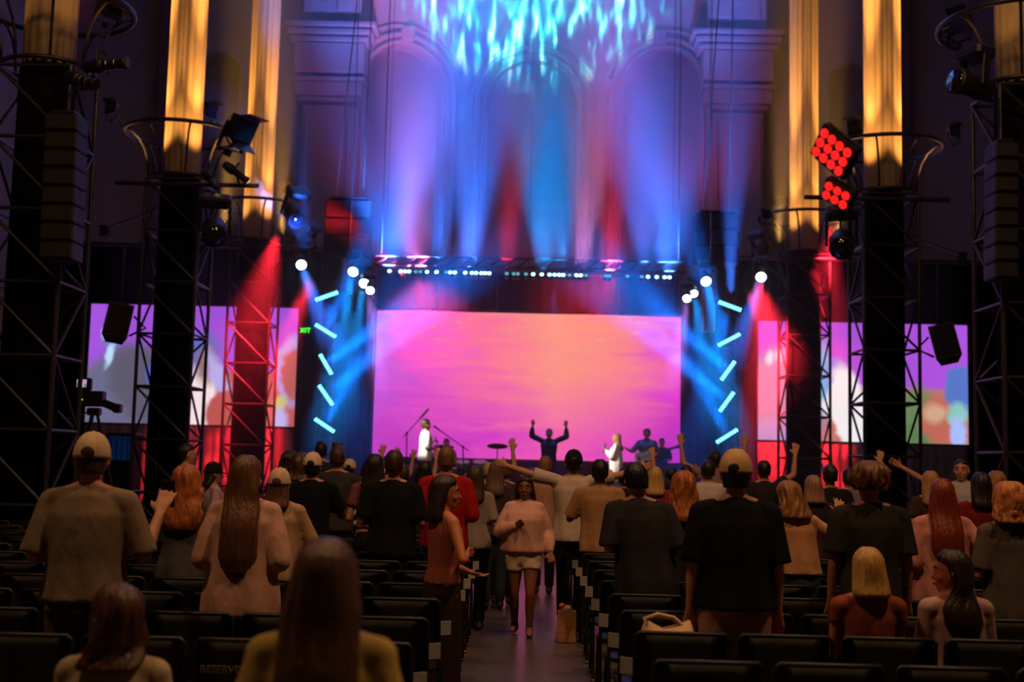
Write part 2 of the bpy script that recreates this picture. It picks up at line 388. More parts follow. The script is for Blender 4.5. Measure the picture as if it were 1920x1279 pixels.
SIDE_R = layers_material('camera_picture_b', (176, 84, 226), (188, 120, 112), [
    (.12, .20, .22, .62, 4, .12, (146, 138, 178)), (.10, .68, .075, .10, 0, .25, (120, 140, 190)), (.08, .72, .02, .05, 0, .5, (205, 235, 255)), (.13, .74, .02, .05, 0, .5, (190, 220, 250)),
    (.09, .08, .10, .13, 0, .2, (150, 150, 205)), (.34, .55, .04, .30, 0, .3, (110, 190, 240)), (.40, .58, .05, .14, 0, .3, (120, 150, 230)), (.48, .25, .09, .42, -8, .12, (255, 250, 252)), (.43, .36, .09, .14, 20, .2, (255, 248, 250)),
    (.78, .16, .10, .34, 0, .2, (112, 136, 92)), (.80, .1, .06, .2, 0, .3, (96, 130, 80)), (.90, .22, .10, .2, 0, .2, (196, 106, 88)), (.87, .28, .05, .08, 0, .4, (214, 170, 140)),
    (1.0, .48, .08, .2, 0, .15, (90, 120, 200)), (.98, .28, .05, .10, 0, .3, (140, 200, 190)), (.985, .1, .035, .16, 0, .3, (170, 190, 255))])
SYD = 32.2
for (a, b_, c, m, lab) in ((P(172, 570, SYD), P(560, 578, SYD), P(366, 796, SYD), SIDE_L, 'purple side video screen with a white-clad singer, below left of the red loudspeaker'.replace('below left of', 'near')),
                           (P(1422, 602, SYD), P(1813, 610, SYD), P(1618, 829, SYD), SIDE_R, 'purple side video screen with a green patch, near the dark blue-lit loudspeaker')):
    x0, x1, z1, z0 = a.x, b_.x, (a.z+b_.z)/2, c.z
    t = thing('side_screen', lab, 'screen', ((x0+x1)/2, SYD, 0))
    MB().box((0, 0, (z0+z1)/2), (x1-x0, .02, z1-z0)).build('display', m, t)
    MB().box((0, .07, (z0+z1)/2), (x1-x0+.08, .1, z1-z0+.08)).build('housing', BLACK, t)
    for k in range(4):
        xa = (x1-x0)*(-.5+.25*k); drape('skirt_panel', xa, xa+(x1-x0)*.25-.02, .02, .02, z0-.06, mat('grey_skirt_cloth', (116, 112, 110), .95, 0, .15, 4), t, .05, .26)
    for s_ in (-1, 1):
        rod('support_leg', (s_*(x1-x0)*.42, .12, 0), (s_*(x1-x0)*.42, .12, z0+.3), .05, TRUSS, t)
        MB().bbox((s_*(x1-x0)*.42, .12, .03), (.6, .5, .06), .01).build('foot_plate', BLACK, t)

# ------------------------------------------------------------------ haze hanging over the stage
hz = MB().box((0, 30.3, 7.4), (19.0, 7.8, 14.2)).build('stage_haze', None)
hm = bpy.data.materials.new('stage_haze'); hm.use_nodes = True; nt = hm.node_tree
nt.nodes.remove(nt.nodes['Principled BSDF'])
vs_ = nt.nodes.new('ShaderNodeVolumeScatter'); vs_.inputs['Density'].default_value = HAZE_DENSITY; vs_.inputs['Anisotropy'].default_value = 0.15
nt.links.new(vs_.outputs[0], nt.nodes['Material Output'].inputs['Volume']); hz.data.materials.append(hm)
tag(hz, 'thin blue and red lit haze drifting over the stage', 'haze', kind='stuff')

# ------------------------------------------------------------------ columns and truss towers
CX = 6.87
TOW = {'near': 16.85, 'middle': 23.6, 'far': 30.4}
def tower(s_, which):
    Y = TOW[which]; x = s_*CX
    sidew = 'exit sign' if s_ < 0 else 'bass player'
    nm = {'near': 'tower holding the long black line array', 'middle': 'tower with the tilted small loudspeaker', 'far': 'tower closest to the stage edge'}[which]
    col = obj('column', None, None, (x, Y, 0)); col['kind'] = 'structure'
    prof = []
    for z in (7.0, 9, 11, 13, 15, 17, 20):
        R = []
        for j in range(96):
            th = 2*PI*j/96; r = .36*(1-.05*abs(math.sin(th*8))**3)
            R.append((math.cos(th)*r, math.sin(th)*r, z))
        prof.append(R)
    MB().loft([[Vector(v) for v in R] for R in prof]).build('shaft', STONE, col, True)
    MB().loft([[Vector((math.cos(2*PI*j/24)*r, math.sin(2*PI*j/24)*r, z)) for j in range(24)] for z, r in ((.5, .40), (7.0, .385), (7.05, .38), (7.35, .30), (7.4, .28))]).build('cloth_wrap', DRAPE, col, True)
    for z, r in ((.12, .47), (.3, .45), (.42, .43)): MB().cyl((0, 0, z-.1), (0, 0, z+.08), r, r*.97, 24).build('base_course', mat('dark_base_stone', (52, 44, 40), .8), col)
    t = thing('truss_tower', 'black steel truss %s, on the %s side' % (nm, sidew), 'truss tower', (x, Y, 0))
    h = .52; zt = 7.0
    cs = [(-h, -h), (h, -h), (h, h), (-h, h)]
    for cx_, cy_ in cs: rod('chord', (cx_, cy_, 0), (cx_, cy_, zt), .035, TRUSS, t)
    for k in range(1, 8):
        for i in range(4):
            a, b_ = cs[i], cs[(i+1) % 4]
            rod('rung', (*a, k), (*b_, k), .026, TRUSS, t)
            lo, hi = (a, b_) if (k+i) % 2 else (b_, a)
            if i == 0: lo, hi = (b_, a)
            rod('diagonal', (*lo, k-1), (*hi, k), .024, TRUSS, t)
    for cx_, cy_ in cs: MB().bbox((cx_*1.08, cy_*1.08, .03), (.22, .22, .06), .01).build('base_plate', BLACK, t)
    R = 1.12
    MB().tube([(R*math.cos(2*PI*i/40), R*math.sin(2*PI*i/40), 8.0) for i in range(40)], .04, 8, closed=True).build('ring', TRUSS, t, True)
    MB().tube([(.62*math.cos(2*PI*i/32), .62*math.sin(2*PI*i/32), 7.1) for i in range(32)], .035, 8, closed=True).build('collar_ring', TRUSS, t, True)
    for i in range(8):
        th = PI/8+2*PI*i/8; c, s2 = math.cos(th), math.sin(th)
        pts = [((.62+.5*(1-math.cos(u*PI/2)))*c if True else 0, (.62+.5*(1-math.cos(u*PI/2)))*s2, 7.1+.9*math.sin(u*PI/2)) for u in (0, .2, .4, .6, .8, 1)]
        MB().tube(pts, .022, 6).build('ring_arm', TRUSS, t, True)
    xo = .28*-s_
    if which != 'near': rod('crossbar', (xo-1.38, -h-.06, 6.88), (xo+1.38, -h-.06, 6.88), .045, TRUSS, t)
    return t
for s_ in (-1, 1):
    for w_ in ('near', 'middle', 'far'): tower(s_, w_)
    for w_, pw in (('near', 900), ('middle', 1500), ('far', 1400)):
        Y = TOW[w_]; x = s_*CX
        for dx in (-.5, .5):
            src = (x+dx*1.5, Y-.52, 7.2); q = pw*(1.0 if w_ != 'near' else .12)
            for an, z_, kq in ((80, 9.6, .10), (34, 11.0, .8), (16, 15.0, 7.0)):
                spot('column_uplight', src, (x+dx*.62, Y-.16, z_), q*kq, (1.0, .47, .11), an, .8, .06)

# ================================================================== STAGE LIGHTS AND SPEAKERS
def aim(o, d):
    o.rotation_mode = 'QUATERNION'; o.rotation_quaternion = Vector(d).to_track_quat('Y', 'Z')
LENS_ON = emit('lit_lens_white_blue', (205, 235, 255), 14)
LENS_TEAL = emit('lit_lens_teal', (150, 235, 255), 6)
LENS_DIM = emit('lit_lens_dim_teal', (90, 170, 180), 1.2)
LENS_WARM = emit('lit_lens_warm', (255, 220, 170), 8)
CELL_RED = emit('red_lamp_cell', (255, 34, 26), 1.1)
CELL_CYAN = emit('cyan_bar_cell', (110, 225, 255), 3.2)
SPK = mat('speaker_paint', (34, 28, 32), .6, 0, .15, 15, .1, 90)
GRILLE = mat('speaker_grille', (26, 24, 28), .7, .3, .3, 200, .3, 220)

def moving_head(label, loc, d, k=1.0, lens=LENSD, group=None):
    t = thing('moving_light', label, 'stage light', loc, 0, group); aim(t, d)
    MB().loft([[Vector((math.cos(2*PI*j/16)*r*k, y*k, math.sin(2*PI*j/16)*r*k)) for j in range(16)] for y, r in ((-.26, .07), (-.24, .12), (-.08, .15), (.05, .13), (.2, .15), (.24, .15), (.24, .12))]).build('head', BLACKP, t, True)
    MB().cyl((0, .235*k, 0), (0, .25*k, 0), .125*k, .12*k, 20).build('lens', lens, t, True)
    MB().bbox((0, -.02*k, .36*k), (.38*k, .26*k, .14*k), .03*k).build('base', BLACKP, t)
    for s_ in (-1, 1): MB().bbox((s_*.175*k, -.02*k, .14*k), (.035*k, .10*k, .36*k), .01).build('yoke_arm', BLACKP, t)
    return t
def flood(label, loc, d, k=1.0, lens=LENSD, group=None):
    t = thing('flood_light', label, 'stage light', loc, 0, group); aim(t, d)
    hs = MB().loft([[Vector(p) for p in ((x, y, z), (-x, y, z), (-x, y, -z), (x, y, -z))] for y, x, z in ((-.12*k, .08*k, .07*k), (.0, .16*k, .13*k), (.10*k, .17*k, .14*k))]).build('housing', BLACKP, t)
    MB().box((0, .104*k, 0), (.3*k, .01, .24*k)).build('lens', lens, t)
    for s_ in (-1, 1):
        MB().box((0, .17*k, s_*.17*k), (.32*k, .15*k, .008), Matrix.Rotation(s_*.45, 3, 'X')).build('barn_door', BLACK, t)
        MB().box((s_*.185*k, 0, -.12*k), (.012*k, .05*k, .3*k)).build('yoke_arm', BLACK, t)
    MB().box((0, 0, -.27*k), (.38*k, .05*k, .012*k)).build('yoke_bar', BLACK, t)
    MB().bbox((0, 0, -.31*k), (.06*k, .07*k, .08*k), .01).build('clamp', BLACK, t)
    return t
def ellipsoidal(label, loc, d, k=1.0, lens=LENSD, group=None):
    t = thing('profile_spotlight', label, 'stage light', loc, 0, group); aim(t, d)
    rg = lambda prof: [[Vector((math.cos(2*PI*j/14)*r*k, y*k, math.sin(2*PI*j/14)*r*k)) for j in range(14)] for y, r in prof]
    MB().loft(rg(((-.34, .05), (-.32, .09), (-.2, .12), (-.06, .13), (0, .11)))).build('reflector_housing', BLACKP, t, True)
    MB().loft(rg(((-.02, .085), (.30, .085), (.34, .10), (.40, .10), (.40, .08)))).build('lens_tube', BLACKP, t, True)
    MB().cyl((0, .395*k, 0), (0, .405*k, 0), .078*k, None, 14).build('lens', lens, t)
    for yy in (.06, .2): MB().cyl((0, yy*k, 0), (0, (yy+.015)*k, 0), .095*k, None, 14).build('barrel_band', CHROME, t, True)
    MB().tube([(-.15*k, -.04*k, 0), (-.15*k, -.04*k, .2*k), (0, -.04*k, .26*k), (.15*k, -.04*k, .2*k), (.15*k, -.04*k, 0)], .014*k, 6).build('yoke', BLACK, t)
    return t
def par(label, loc, d, k=1.0, lens=LENS_TEAL, group=None):
    t = thing('par_light', label, 'stage light', loc, 0, group); aim(t, d)
    MB().loft([[Vector((math.cos(2*PI*j/12)*r*k, y*k, math.sin(2*PI*j/12)*r*k)) for j in range(12)] for y, r in ((-.14, .04), (-.12, .065), (.0, .08), (.12, .085), (.12, .07))]).build('can', BLACKP, t, True)
    MB().ell((0, .118*k, 0), (.068*k, .02*k, .068*k), 12, 6).build('lens', lens, t, True)
    for s_ in (-1, 1): MB().box((s_*.095*k, -.02*k, -.08*k), (.012*k, .03*k, .2*k)).build('yoke_arm', BLACK, t)
    return t

BLUE, CYB, LAV, PINK, RED = (.04, .17, 1.0), (.0, .28, 1.0), (.50, .18, .85), (.95, .30, .75), (1.0, .02, .04)
# pipe across the stage with its row of small lamps
PY = 29.0
pz = P(990, 521, PY).z
t = thing('lighting_truss', 'long black truss of lamps spanning the stage above the video wall', 'truss', (0, PY, pz+.22))
pxs0, pxs1 = P(722, 512, PY).x, P(1264, 524, PY).x
for yy, zz in ((-.14, 0), (.14, 0), (0, .24)): rod('chord', (pxs0-.25, yy, zz), (pxs1+.25, yy, zz), .026, TRUSS, t)
nseg = 22
for i in range(nseg):
    x0 = pxs0-.25+(pxs1-pxs0+.5)*i/nseg; x1 = pxs0-.25+(pxs1-pxs0+.5)*(i+1)/nseg
    rod('lacing', (x0, -.14, 0), (x1, 0, .24), .014, TRUSS, t); rod('lacing', (x0, .14, 0), (x1, 0, .24), .014, TRUSS, t); rod('lacing', (x0, -.14, 0), (x1, .14, 0), .014, TRUSS, t)
for xx in (pxs0-.1, pxs1+.1): rod('hanging_cable', (xx, 0, .24), (xx, 0, ZC-pz-.22), .012, CHROME, t)
ON = [731, 752, 760, 768, 801, 819, 845, 853, 873, 885, 893, 903, 910, 917, 1000, 1016, 1030, 1039, 1048, 1056, 1080, 1089, 1214, 1231, 1246, 1255]
OFF = [780, 788, 837, 950, 963, 971, 986, 1068, 1099, 1136, 1142, 1176, 1203]
ORD = ['first', 'second', 'third', 'fourth', 'fifth', 'sixth', 'seventh', 'eighth', 'ninth', 'tenth', 'eleventh', 'twelfth', 'thirteenth', 'fourteenth', 'fifteenth', 'sixteenth', 'seventeenth', 'eighteenth', 'nineteenth', 'twentieth']
for _n in ('first', 'second', 'third', 'fourth', 'fifth', 'sixth', 'seventh', 'eighth', 'ninth'): ORD.append('twenty-'+_n)
for px_ in ON+OFF:
    oi = ORD[sorted(ON if px_ in ON else OFF).index(px_)]
    p = P(px_, 512+(px_-722)*.0226, PY-.18-.16*(sorted(ON+OFF).index(px_) % 2)); lit = px_ in ON
    tt = par('%s lit teal truss lamp counted from the red loudspeaker end' % oi if lit else '%s faint truss lamp counted from the red loudspeaker end' % oi,
        p, (random.uniform(-.1, .1), -1, .55), .68, LENS_TEAL if lit else LENS_DIM, 'lit lamps on the stage truss' if lit else 'faint lamps on the stage truss')
    bpy.context.view_layer.update(); mi = tt.matrix_basis.inverted()
    rod('clamp', (0, -.05, 0), mi @ Vector((p.x, PY-.12, pz+.225)), .014, BLACK, tt)
# light of those lamps, shot up through the haze onto the apse wall
def beam(px, py, Y, tx, ty, TY, power, color, angle, blend=.7):
    spot('stage_beam', P(px, py, Y), P(tx, ty, TY), power*BEAM*.50, color, angle, 1.0, .22)
UPB = [(728, 500, 800, 200, 2600, BLUE, 32), (765, 500, 775, 200, 1300, LAV, 28), (790, 500, 785, 380, 500, PINK, 22), (819, 500, 850, 100, 1700, BLUE, 28),
       (880, 500, 900, 200, 2400, BLUE, 32), (948, 500, 965, 300, 600, RED, 24),
       (1020, 502, 1005, 260, 1800, CYB, 28), (1050, 502, 1055, 200, 1500, CYB, 26), (1090, 505, 1115, 150, 1000, PINK, 26), (1140, 508, 1150, 320, 900, RED, 24),
       (1214, 508, 1150, 120, 2000, BLUE, 24), (1250, 510, 1185, 60, 2600, BLUE, 24), (731, 500, 695, 330, 1200, BLUE, 34), (1255, 510, 1270, 330, 1200, BLUE, 34)]
for (a, b_, c, d, pw, colr, an) in UPB: beam(a, b_, PY-.3, c, d, PY+1.1, pw, colr, an)

# bright moving lights either side
ML = [(565, 497, 28.6, 628, 660, 'on the tower side above the exit sign', BLUE, 1500), (662, 510, 28.6, 612, 800, 'topmost of three beside the video wall and exit sign', CYB, 1600), (683, 532, 28.6, 640, 800, 'middle one of three beside the video wall and exit sign', CYB, 1200), (694, 545, 28.6, 720, 800, 'lowest of three beside the video wall and exit sign', LAV, 900),
      (1324, 528, 28.6, 1372, 800, 'topmost of three beside the video wall and bass player', CYB, 1600), (1301, 551, 28.6, 1340, 800, 'small middle one of three beside the video wall and bass player', CYB, 1100), (1288, 560, 28.6, 1250, 800, 'lowest of three beside the video wall and bass player', LAV, 700), (1427, 520, 28.6, 1365, 700, 'apart on the tower side near the bass player', BLUE, 1200)]
for (a, b_, Y, c, d, lab, colr, pw) in ML:
    if 'topmost' in lab: Y += .45
    if 'lowest' in lab: Y -= .40
    loc = P(a, b_, Y); fw = (P(c, d, Y-.6)-loc).normalized(); look = (Vector((0, -1, 0))*.9+fw*.7).normalized()
    k = .95 if 'small' not in lab and 'lowest' not in lab else .75
    t = moving_head('blazing white-blue moving light, '+lab, loc-look*.25*k, look, k, LENS_ON); mi = t.matrix_basis.inverted()
    if 'apart' in lab or 'tower side' in lab: tgt = Vector((math.copysign(CX-.52, loc.x), TOW['far']-.52, loc.z+.1))
    elif 'lowest' in lab: tgt = P(701, 559, 29.75) if loc.x < 0 else P(1279, 571, 29.75)
    else: tgt = P(a+(4 if loc.x < 0 else -4), b_-2, 29.75)
    rod('mounting_arm', (0, -.1, .3*k), mi @ tgt, .022, TRUSS, t)
    spot('stage_beam', loc+Vector((0, -.12, 0)), P(c, d, Y-2.4), pw*BEAM*.42, colr, 14, 1.0, .08)
for s_, a, b_ in ((-1, (650, 488), (702, 560)), (1, (1338, 508), (1278, 572))):
    t = thing('lamp_bracket', 'sloping black pipe carrying three bright moving lights beside the %s' % ('exit sign' if s_ < 0 else 'bass player'), 'pipe', P(*a, 29.75))
    q = P(*b_, 29.75)-P(*a, 29.75); rod('pipe', (0, 0, 0), q, .03, TRUSS, t); rod('hanging_cable', q*.1, q*.1+Vector((0, 0, 13)), .01, CHROME, t)

# side masts with tilted light bars
BARS = {-1: [(591, 563, 634, 548), (591, 608, 630, 632), (600, 664, 622, 702), (598, 722, 624, 760), (590, 785, 627, 810)],
        1: [(1347, 566, 1390, 582), (1346, 648, 1388, 626), (1352, 713, 1378, 677), (1349, 772, 1376, 735), (1343, 830, 1383, 805)]}
BY = 29.2
for s_ in (-1, 1):
    who = 'exit sign' if s_ < 0 else 'bass player'
    mx = P(612 if s_ < 0 else 1372, 700, BY+.36).x
    t = thing('light_mast', 'slim black truss mast holding tilted light bars beside the %s' % who, 'truss', (mx, BY+.36, STZ))
    for dx in (-.14, .14):
        for dy in (-.14, .14): rod('chord', (dx, dy, 0), (dx, dy, 5.2), .024, TRUSS, t)
    for k in range(13):
        z = .1+.4*k
        for (a, b_) in (((-.14, -.14), (.14, -.14)), ((.14, -.14), (.14, .14)), ((.14, .14), (-.14, .14)), ((-.14, .14), (-.14, -.14))):
            rod('rung', (*a, z), (*b_, z), .012, TRUSS, t); rod('diagonal', (*a, z), (*b_, min(z+.4, 5.2)), .012, TRUSS, t)
    MB().bbox((0, 0, .02), (.8, .8, .04), .01).build('base_plate', BLACK, t)
    for k, (x0, y0, x1, y1) in enumerate(BARS[s_]):
        a, b_ = P(x0, y0, BY), P(x1, y1, BY); c = (a+b_)/2; d = (b_-a); L = d.length; d.normalize()
        up = Vector((d.z, 0, -d.x)); up = up if up.z > 0 else -up
        if k == 0: up = -up
        face = (up*.55+Vector((0, -1, 0))).normalized()
        t = thing('light_bar', 'glowing cyan light bar, %s on the mast beside the %s' % (('topmost', 'second from top', 'middle', 'second from bottom', 'lowest')[k], who), 'light bar', c)
        t.rotation_mode = 'QUATERNION'
        M = Matrix((d, face, d.cross(face))).transposed(); t.rotation_quaternion = M.to_quaternion()
        MB().bbox((0, -.06, 0), (L+.04, .1, .13), .02).build('housing', BLACKP, t)
        n = 9
        for i in range(n): MB().ell((L*(-.5+(i+.5)/n), -.005, 0), (L/n*.46, .025, .055), 8, 5).build('lamp_cell', CELL_CYAN, t, True)
        for e in (-1, 1): MB().box((e*(L/2+.03), -.06, 0), (.02, .06, .2)).build('end_bracket', BLACK, t)
        pw = [200, 420, 1000, 900, 420][k]
        spot('bar_beam', c+face*.08, c+up*3.2+Vector((0, -2.0, 0)), pw*BEAM*.95, (.0, .16, 1.0), 15 if k in (2, 3) else 18, .9, .10)
# red washes on either side
for (a, b_, Y, c, d, TY, pw, an) in ((520, 440, 28.2, 430, 760, 30.6, 950, 26), (585, 520, 29.6, 450, 850, 32.0, 1500, 17), (770, 520, 28.4, 645, 425, 29.8, 900, 12), (785, 522, 28.8, 800, 600, 31.0, 260, 40), (1150, 526, 28.8, 1090, 560, 31.2, 120, 40),
                                  (1420, 530, 28.2, 1480, 800, 32.5, 1500, 26), (1560, 420, 28.8, 1530, 760, 33.6, 1100, 20), (1400, 540, 29.6, 1560, 860, 32.0, 1500, 17)):
    spot('red_wash', P(a, b_, Y), P(c, d, TY), pw*BEAM*.32, RED, an*1.45, 1.0, .12)
# blue light from the cluster of blue lamps by the far tower, and from the topmost bar of the other mast
spot('blue_beam', P(580, 470, 28.3), P(545, 150, 29.5), 160*BEAM, BLUE, 16, 1, .1)
spot('blue_beam', P(576, 466, 28.3), (-9.2, 35.3, 13.0), 110*BEAM, BLUE, 24, 1, .1)
spot('blue_beam', P(1368, 562, 28.9), P(1385, 100, 30.5), 900*BEAM, BLUE, 15, 1, .1)
# pink light of two truss lamps on the side facets of the apse, blue light of two others down on the players
for px_, tx_ in ((788, 730), (1142, 1295)): spot('stage_beam', P(px_, 500+(px_-722)*.0226, PY-.3), P(tx_, 170, 36.0), 4200, (.9, .06, .34), 46, 1, .1)
for px_, tx_, d_ in ((1039, 1030, 28.0), (1214, 1213, 28.4)): spot('stage_beam', P(px_, 530, PY-.45), P(tx_, 850, d_), 900, BLUE, 22, 1, .06)
# patterned teal projection on the top of the apse
g = spot('pattern_projector_offscreen', (0, 22.0, 11.0), (0, 36.6, 18.6), 90000, (1, 1, 1), 40, .45, .02)
gl = g.data; gl.use_nodes = True; nt = gl.node_tree; N, L = nt.nodes, nt.links
em = [n for n in N if n.type == 'EMISSION'][0]
tc = N.new('ShaderNodeTexCoord'); mp = N.new('ShaderNodeMapping'); mp.inputs['Scale'].default_value = (60, 14, 14); mp.inputs['Rotation'].default_value = (0, 0, .35)
nz = N.new('ShaderNodeTexNoise'); nz.inputs['Scale'].default_value = 1.0; nz.inputs['Detail'].default_value = 2; nz.inputs['Distortion'].default_value = .35
L.new(tc.outputs['Normal'], mp.inputs[0]); L.new(mp.outputs[0], nz.inputs['Vector'])
r = N.new('ShaderNodeValToRGB'); e = r.color_ramp.elements
e[0].position, e[0].color = .42, (0.0, .004, .03, 1); e[1].position, e[1].color = .70, (.45, 1.0, 1.0, 1)
k = e.new(.50); k.color = (0.0, .10, .16, 1); k = e.new(.58); k.color = (.0, .5, .55, 1)
L.new(nz.outputs['Fac'], r.inputs[0]); L.new(r.outputs[0], em.inputs['Color'])

# hung main loudspeakers
def pa(label, a, b_, Y):
    p0, p1 = P(*a, Y), P(*b_, Y); w, h = p1.x-p0.x, p0.z-p1.z
    t = thing('hanging_loudspeaker', label, 'loudspeaker', ((p0.x+p1.x)/2, Y, p1.z))
    n = 3
    for i in range(n):
        c = MB().bbox((0, .3+.02*i, h*(i+.5)/n), (w, .6, h/n-.012), .025).build('cabinet', SPK, t)
        MB().bbox((0, -.005+.02*i, h*(i+.5)/n), (w-.06, .02, h/n-.06), .01).build('grille', GRILLE, c)
    MB().bbox((0, .3, h+.04), (w*.8, .5, .05), .01).build('rigging_frame', BLACK, t)
    for dx in (-.3, .3): rod('rigging_chain', (w*dx, .3, h+.06), (w*.42, .3, ZC-p1.z), .018, CHROME, t)
    return t
pa('hanging loudspeaker lit deep red, beside the blue-lit pilaster', (609, 372), (690, 478), 29.8)
pa('hanging loudspeaker half lit blue and half black', (1305, 397), (1387, 494), 29.8)
t = thing('column_speaker', 'slim lavender-lit column speaker under the blue-lit hanging loudspeaker', 'loudspeaker', P(1329, 622, 30.2))
p_ = P(1329, 532, 30.2).z-P(1329, 622, 30.2).z
MB().bbox((0, .1, p_/2), (.30, .25, p_), .03).build('cabinet', mat('pale_speaker_paint', (150, 148, 148), .6), t); MB().bbox((0, -.03, p_/2), (.25, .02, p_-.06), .01).build('grille', mat('pale_grille', (126, 124, 124), .7, 0, .2, 200), t)
rod('hanging_rod', (0, .1, p_), (0, .1, ZC-P(1329, 622, 30.2).z), .012, CHROME, t)
# line arrays on the near towers
for s_, x0, x1, y0, y1 in ((-1, 86, 132, 212, 486), (1, 1864, 1914, 266, 522)):
    Y = 15.7; p0, p1 = P(x0, y0, Y), P(x1, y1, Y); w, h = p1.x-p0.x, p0.z-p1.z
    t = thing('line_array', 'tall black line array hung on the near truss tower %s' % ('beside the pale stucco wall' if s_ < 0 else 'above the strawberry blonde woman'), 'loudspeaker', ((p0.x+p1.x)/2, Y, p1.z))
    for i in range(8):
        c = MB().bbox((0, .2+.012*(4-i), h*(i+.5)/8), (w, .42, h/8-.01), .02).build('cabinet', SPK, t); MB().bbox((0, -.012+.012*(4-i), h*(i+.5)/8), (w-.04, .02, h/8-.05), .01).build('grille', GRILLE, c)
    MB().bbox((0, .2, h+.03), (w*.7, .4, .04), .01).build('rigging_frame', BLACK, t); rod('mounting_pipe', (0, .25, h*.5), (s_*.1, .65, h*.5), .03, TRUSS, t)
# small tilted loudspeakers on the middle towers
for s_, c, tilt in ((-1, (221, 606), .16), (1, (1772, 645), -.22)):
    Y = 22.6; p = P(*c, Y)
    t = thing('monitor_speaker', 'small tilted black loudspeaker before the side screen, %s' % ('near the video camera' if s_ < 0 else 'above the person with a raised arm'), 'loudspeaker', p); t.rotation_euler = (-.25, tilt, s_*-.3)
    MB().loft([[Vector(v) for v in ((-.23, -.2, z), (.23, -.2, z), (.15, .22, z), (-.15, .22, z))] for z in (-.33, .33)]).build('cabinet', SPK, t)
    MB().bbox((0, -.205, 0), (.41, .02, .6), .01).build('grille', GRILLE, t)
    MB().tube([(.25*s_*-1, 0, .2), (.5*s_*-1, .1, .05), (.25*s_*-1, 0, -.2)], .022, 6).build('wall_bracket', BLACK, t)

# fixtures on the towers
KEYT = [P(1156, 850, 27.2), P(800, 830, 27.0)]                    # the two profile spotlights are trained on the singers
KEYP = [P(440, 322, TOW['middle']-1.0), P(392, 335, TOW['middle']-1.0)]
KEYD = [(KEYT[i]-KEYP[i]).normalized() for i in (0, 1)]
for i, pw_ in ((0, 7000), (1, 6500)): spot('profile_beam', KEYP[i]+KEYD[i]*.36, KEYT[i], pw_, (1.0, .93, .86), 6.0, .5, .06)
def on_tower(fn, s_, px, py, w_, dY, d, lab, k=1.0, lens=LENSD):
    p = P(px, py, TOW[w_]+dY); t = fn(lab, p, d, k, lens); c = Vector((s_*CX, TOW[w_], 0)); v = Vector((p.x-c.x, p.y-c.y, 0))
    if p.z > 7.4: q = c+v.normalized()*1.12+Vector((0, 0, 8.0))                       # clamped to the ring
    elif p.z > 5.0 and abs(p.x-c.x+.28*s_) < 1.5: q = Vector((p.x, c.y-.58, 6.88))     # hung from the crossbar
    else: q = c+Vector((math.copysign(.52, v.x), -.52 if v.y < .5 else .52, min(6.9, p.z)))
    q0 = p+Vector((0, 0, .05)); mi = t.matrix_basis.inverted()
    rod('mounting_arm', mi @ q0, mi @ q, .02, TRUSS, t)
    return t
on_tower(flood, -1, 212, 205, 'middle', -.2, (-.4, -1, .1), 'small square black floodlight above the ring, against the pale stucco wall', .8)
on_tower(flood, -1, 391, 205, 'middle', .4, (.9, -.4, -.3), 'small black floodlight between the two orange columns, above the ring', .95)
on_tower(flood, -1, 448, 238, 'middle', -1.0, (.9, -.5, -.55), 'bulky black floodlight in front of the farther orange column', 1.7)
on_tower(ellipsoidal, -1, 440, 322, 'middle', -1.0, KEYD[0], 'black profile spotlight tilted down in front of the farther orange column', .75, LENS_WARM)
on_tower(ellipsoidal, -1, 392, 335, 'middle', -1.0, KEYD[1], 'black profile spotlight just above the crossbar between the orange columns', .6, LENS_WARM)
on_tower(moving_head, -1, 402, 432, 'middle', -.8, (.25, -1, -.5), 'large black moving light hanging under the crossbar between orange columns', 1.55)
on_tower(flood, -1, 197, 432, 'middle', 3.0, (-.2, -1, -.2), 'little dark floodlight standing over the drape by the stucco wall', .55)
on_tower(ellipsoidal, -1, 195, 122, 'near', -.8, (1, -.2, .05), 'black profile spotlight with a tiny blue glint, mounted level', .85)
on_tower(ellipsoidal, -1, 150, 150, 'near', -.95, (.8, -.4, -.3), 'dark profile spotlight hung low under the near tower ring arm', .8)
on_tower(flood, -1, 205, 8, 'near', .2, (.7, -.6, -.3), 'dark floodlight at the ring edge in front of the stucco wall', 1.0)
on_tower(flood, -1, 533, 352, 'far', .3, (.8, -.5, -.5), 'small floodlight washed blue above the far tower, near the hanging red loudspeaker', 1.0)
on_tower(moving_head, -1, 548, 400, 'far', -1.15, (.5, -.7, -.7), 'large moving light washed bright blue beside the far tower', 1.5)
on_tower(moving_head, -1, 573, 450, 'far', -.9, (.6, -.5, -.8), 'moving light washed bright blue, just over the blazing lamp', 1.1)
on_tower(flood, 1, 1608, 238, 'middle', .3, (-.7, -.6, -.2), 'small black floodlight above the red blinder lamps', 1.0)
on_tower(flood, 1, 1785, 250, 'middle', -.2, (.5, -1, .1), 'small square black floodlight on the ring past the bright orange column', .8)
on_tower(moving_head, 1, 1578, 455, 'middle', -.8, (-.25, -1, -.5), 'large black moving light hanging under the crossbar near the red blinders', 1.55)
on_tower(flood, 1, 1803, 482, 'middle', 3.0, (.2, -1, -.2), 'little dark floodlight standing over the drape beside the tower', .55)
on_tower(flood, 1, 1802, 48, 'near', .2, (-.7, -.6, .2), 'dark floodlight on the ring over the round glinting spotlight', .95)
on_tower(moving_head, 1, 1822, 160, 'near', -1.0, (-.9, -.4, .1), 'dark moving light with a tiny blue glint and trailing cables', 1.2)
on_tower(flood, 1, 1470, 378, 'far', .2, (-.8, -.5, -.3), 'small dark floodlight above the far tower near the blue-lit pilaster', .75)
on_tower(flood, 1, 1440, 402, 'far', -.8, (-.9, -.5, -.3), 'small dark floodlight edged blue beside the far tower ring', .75)
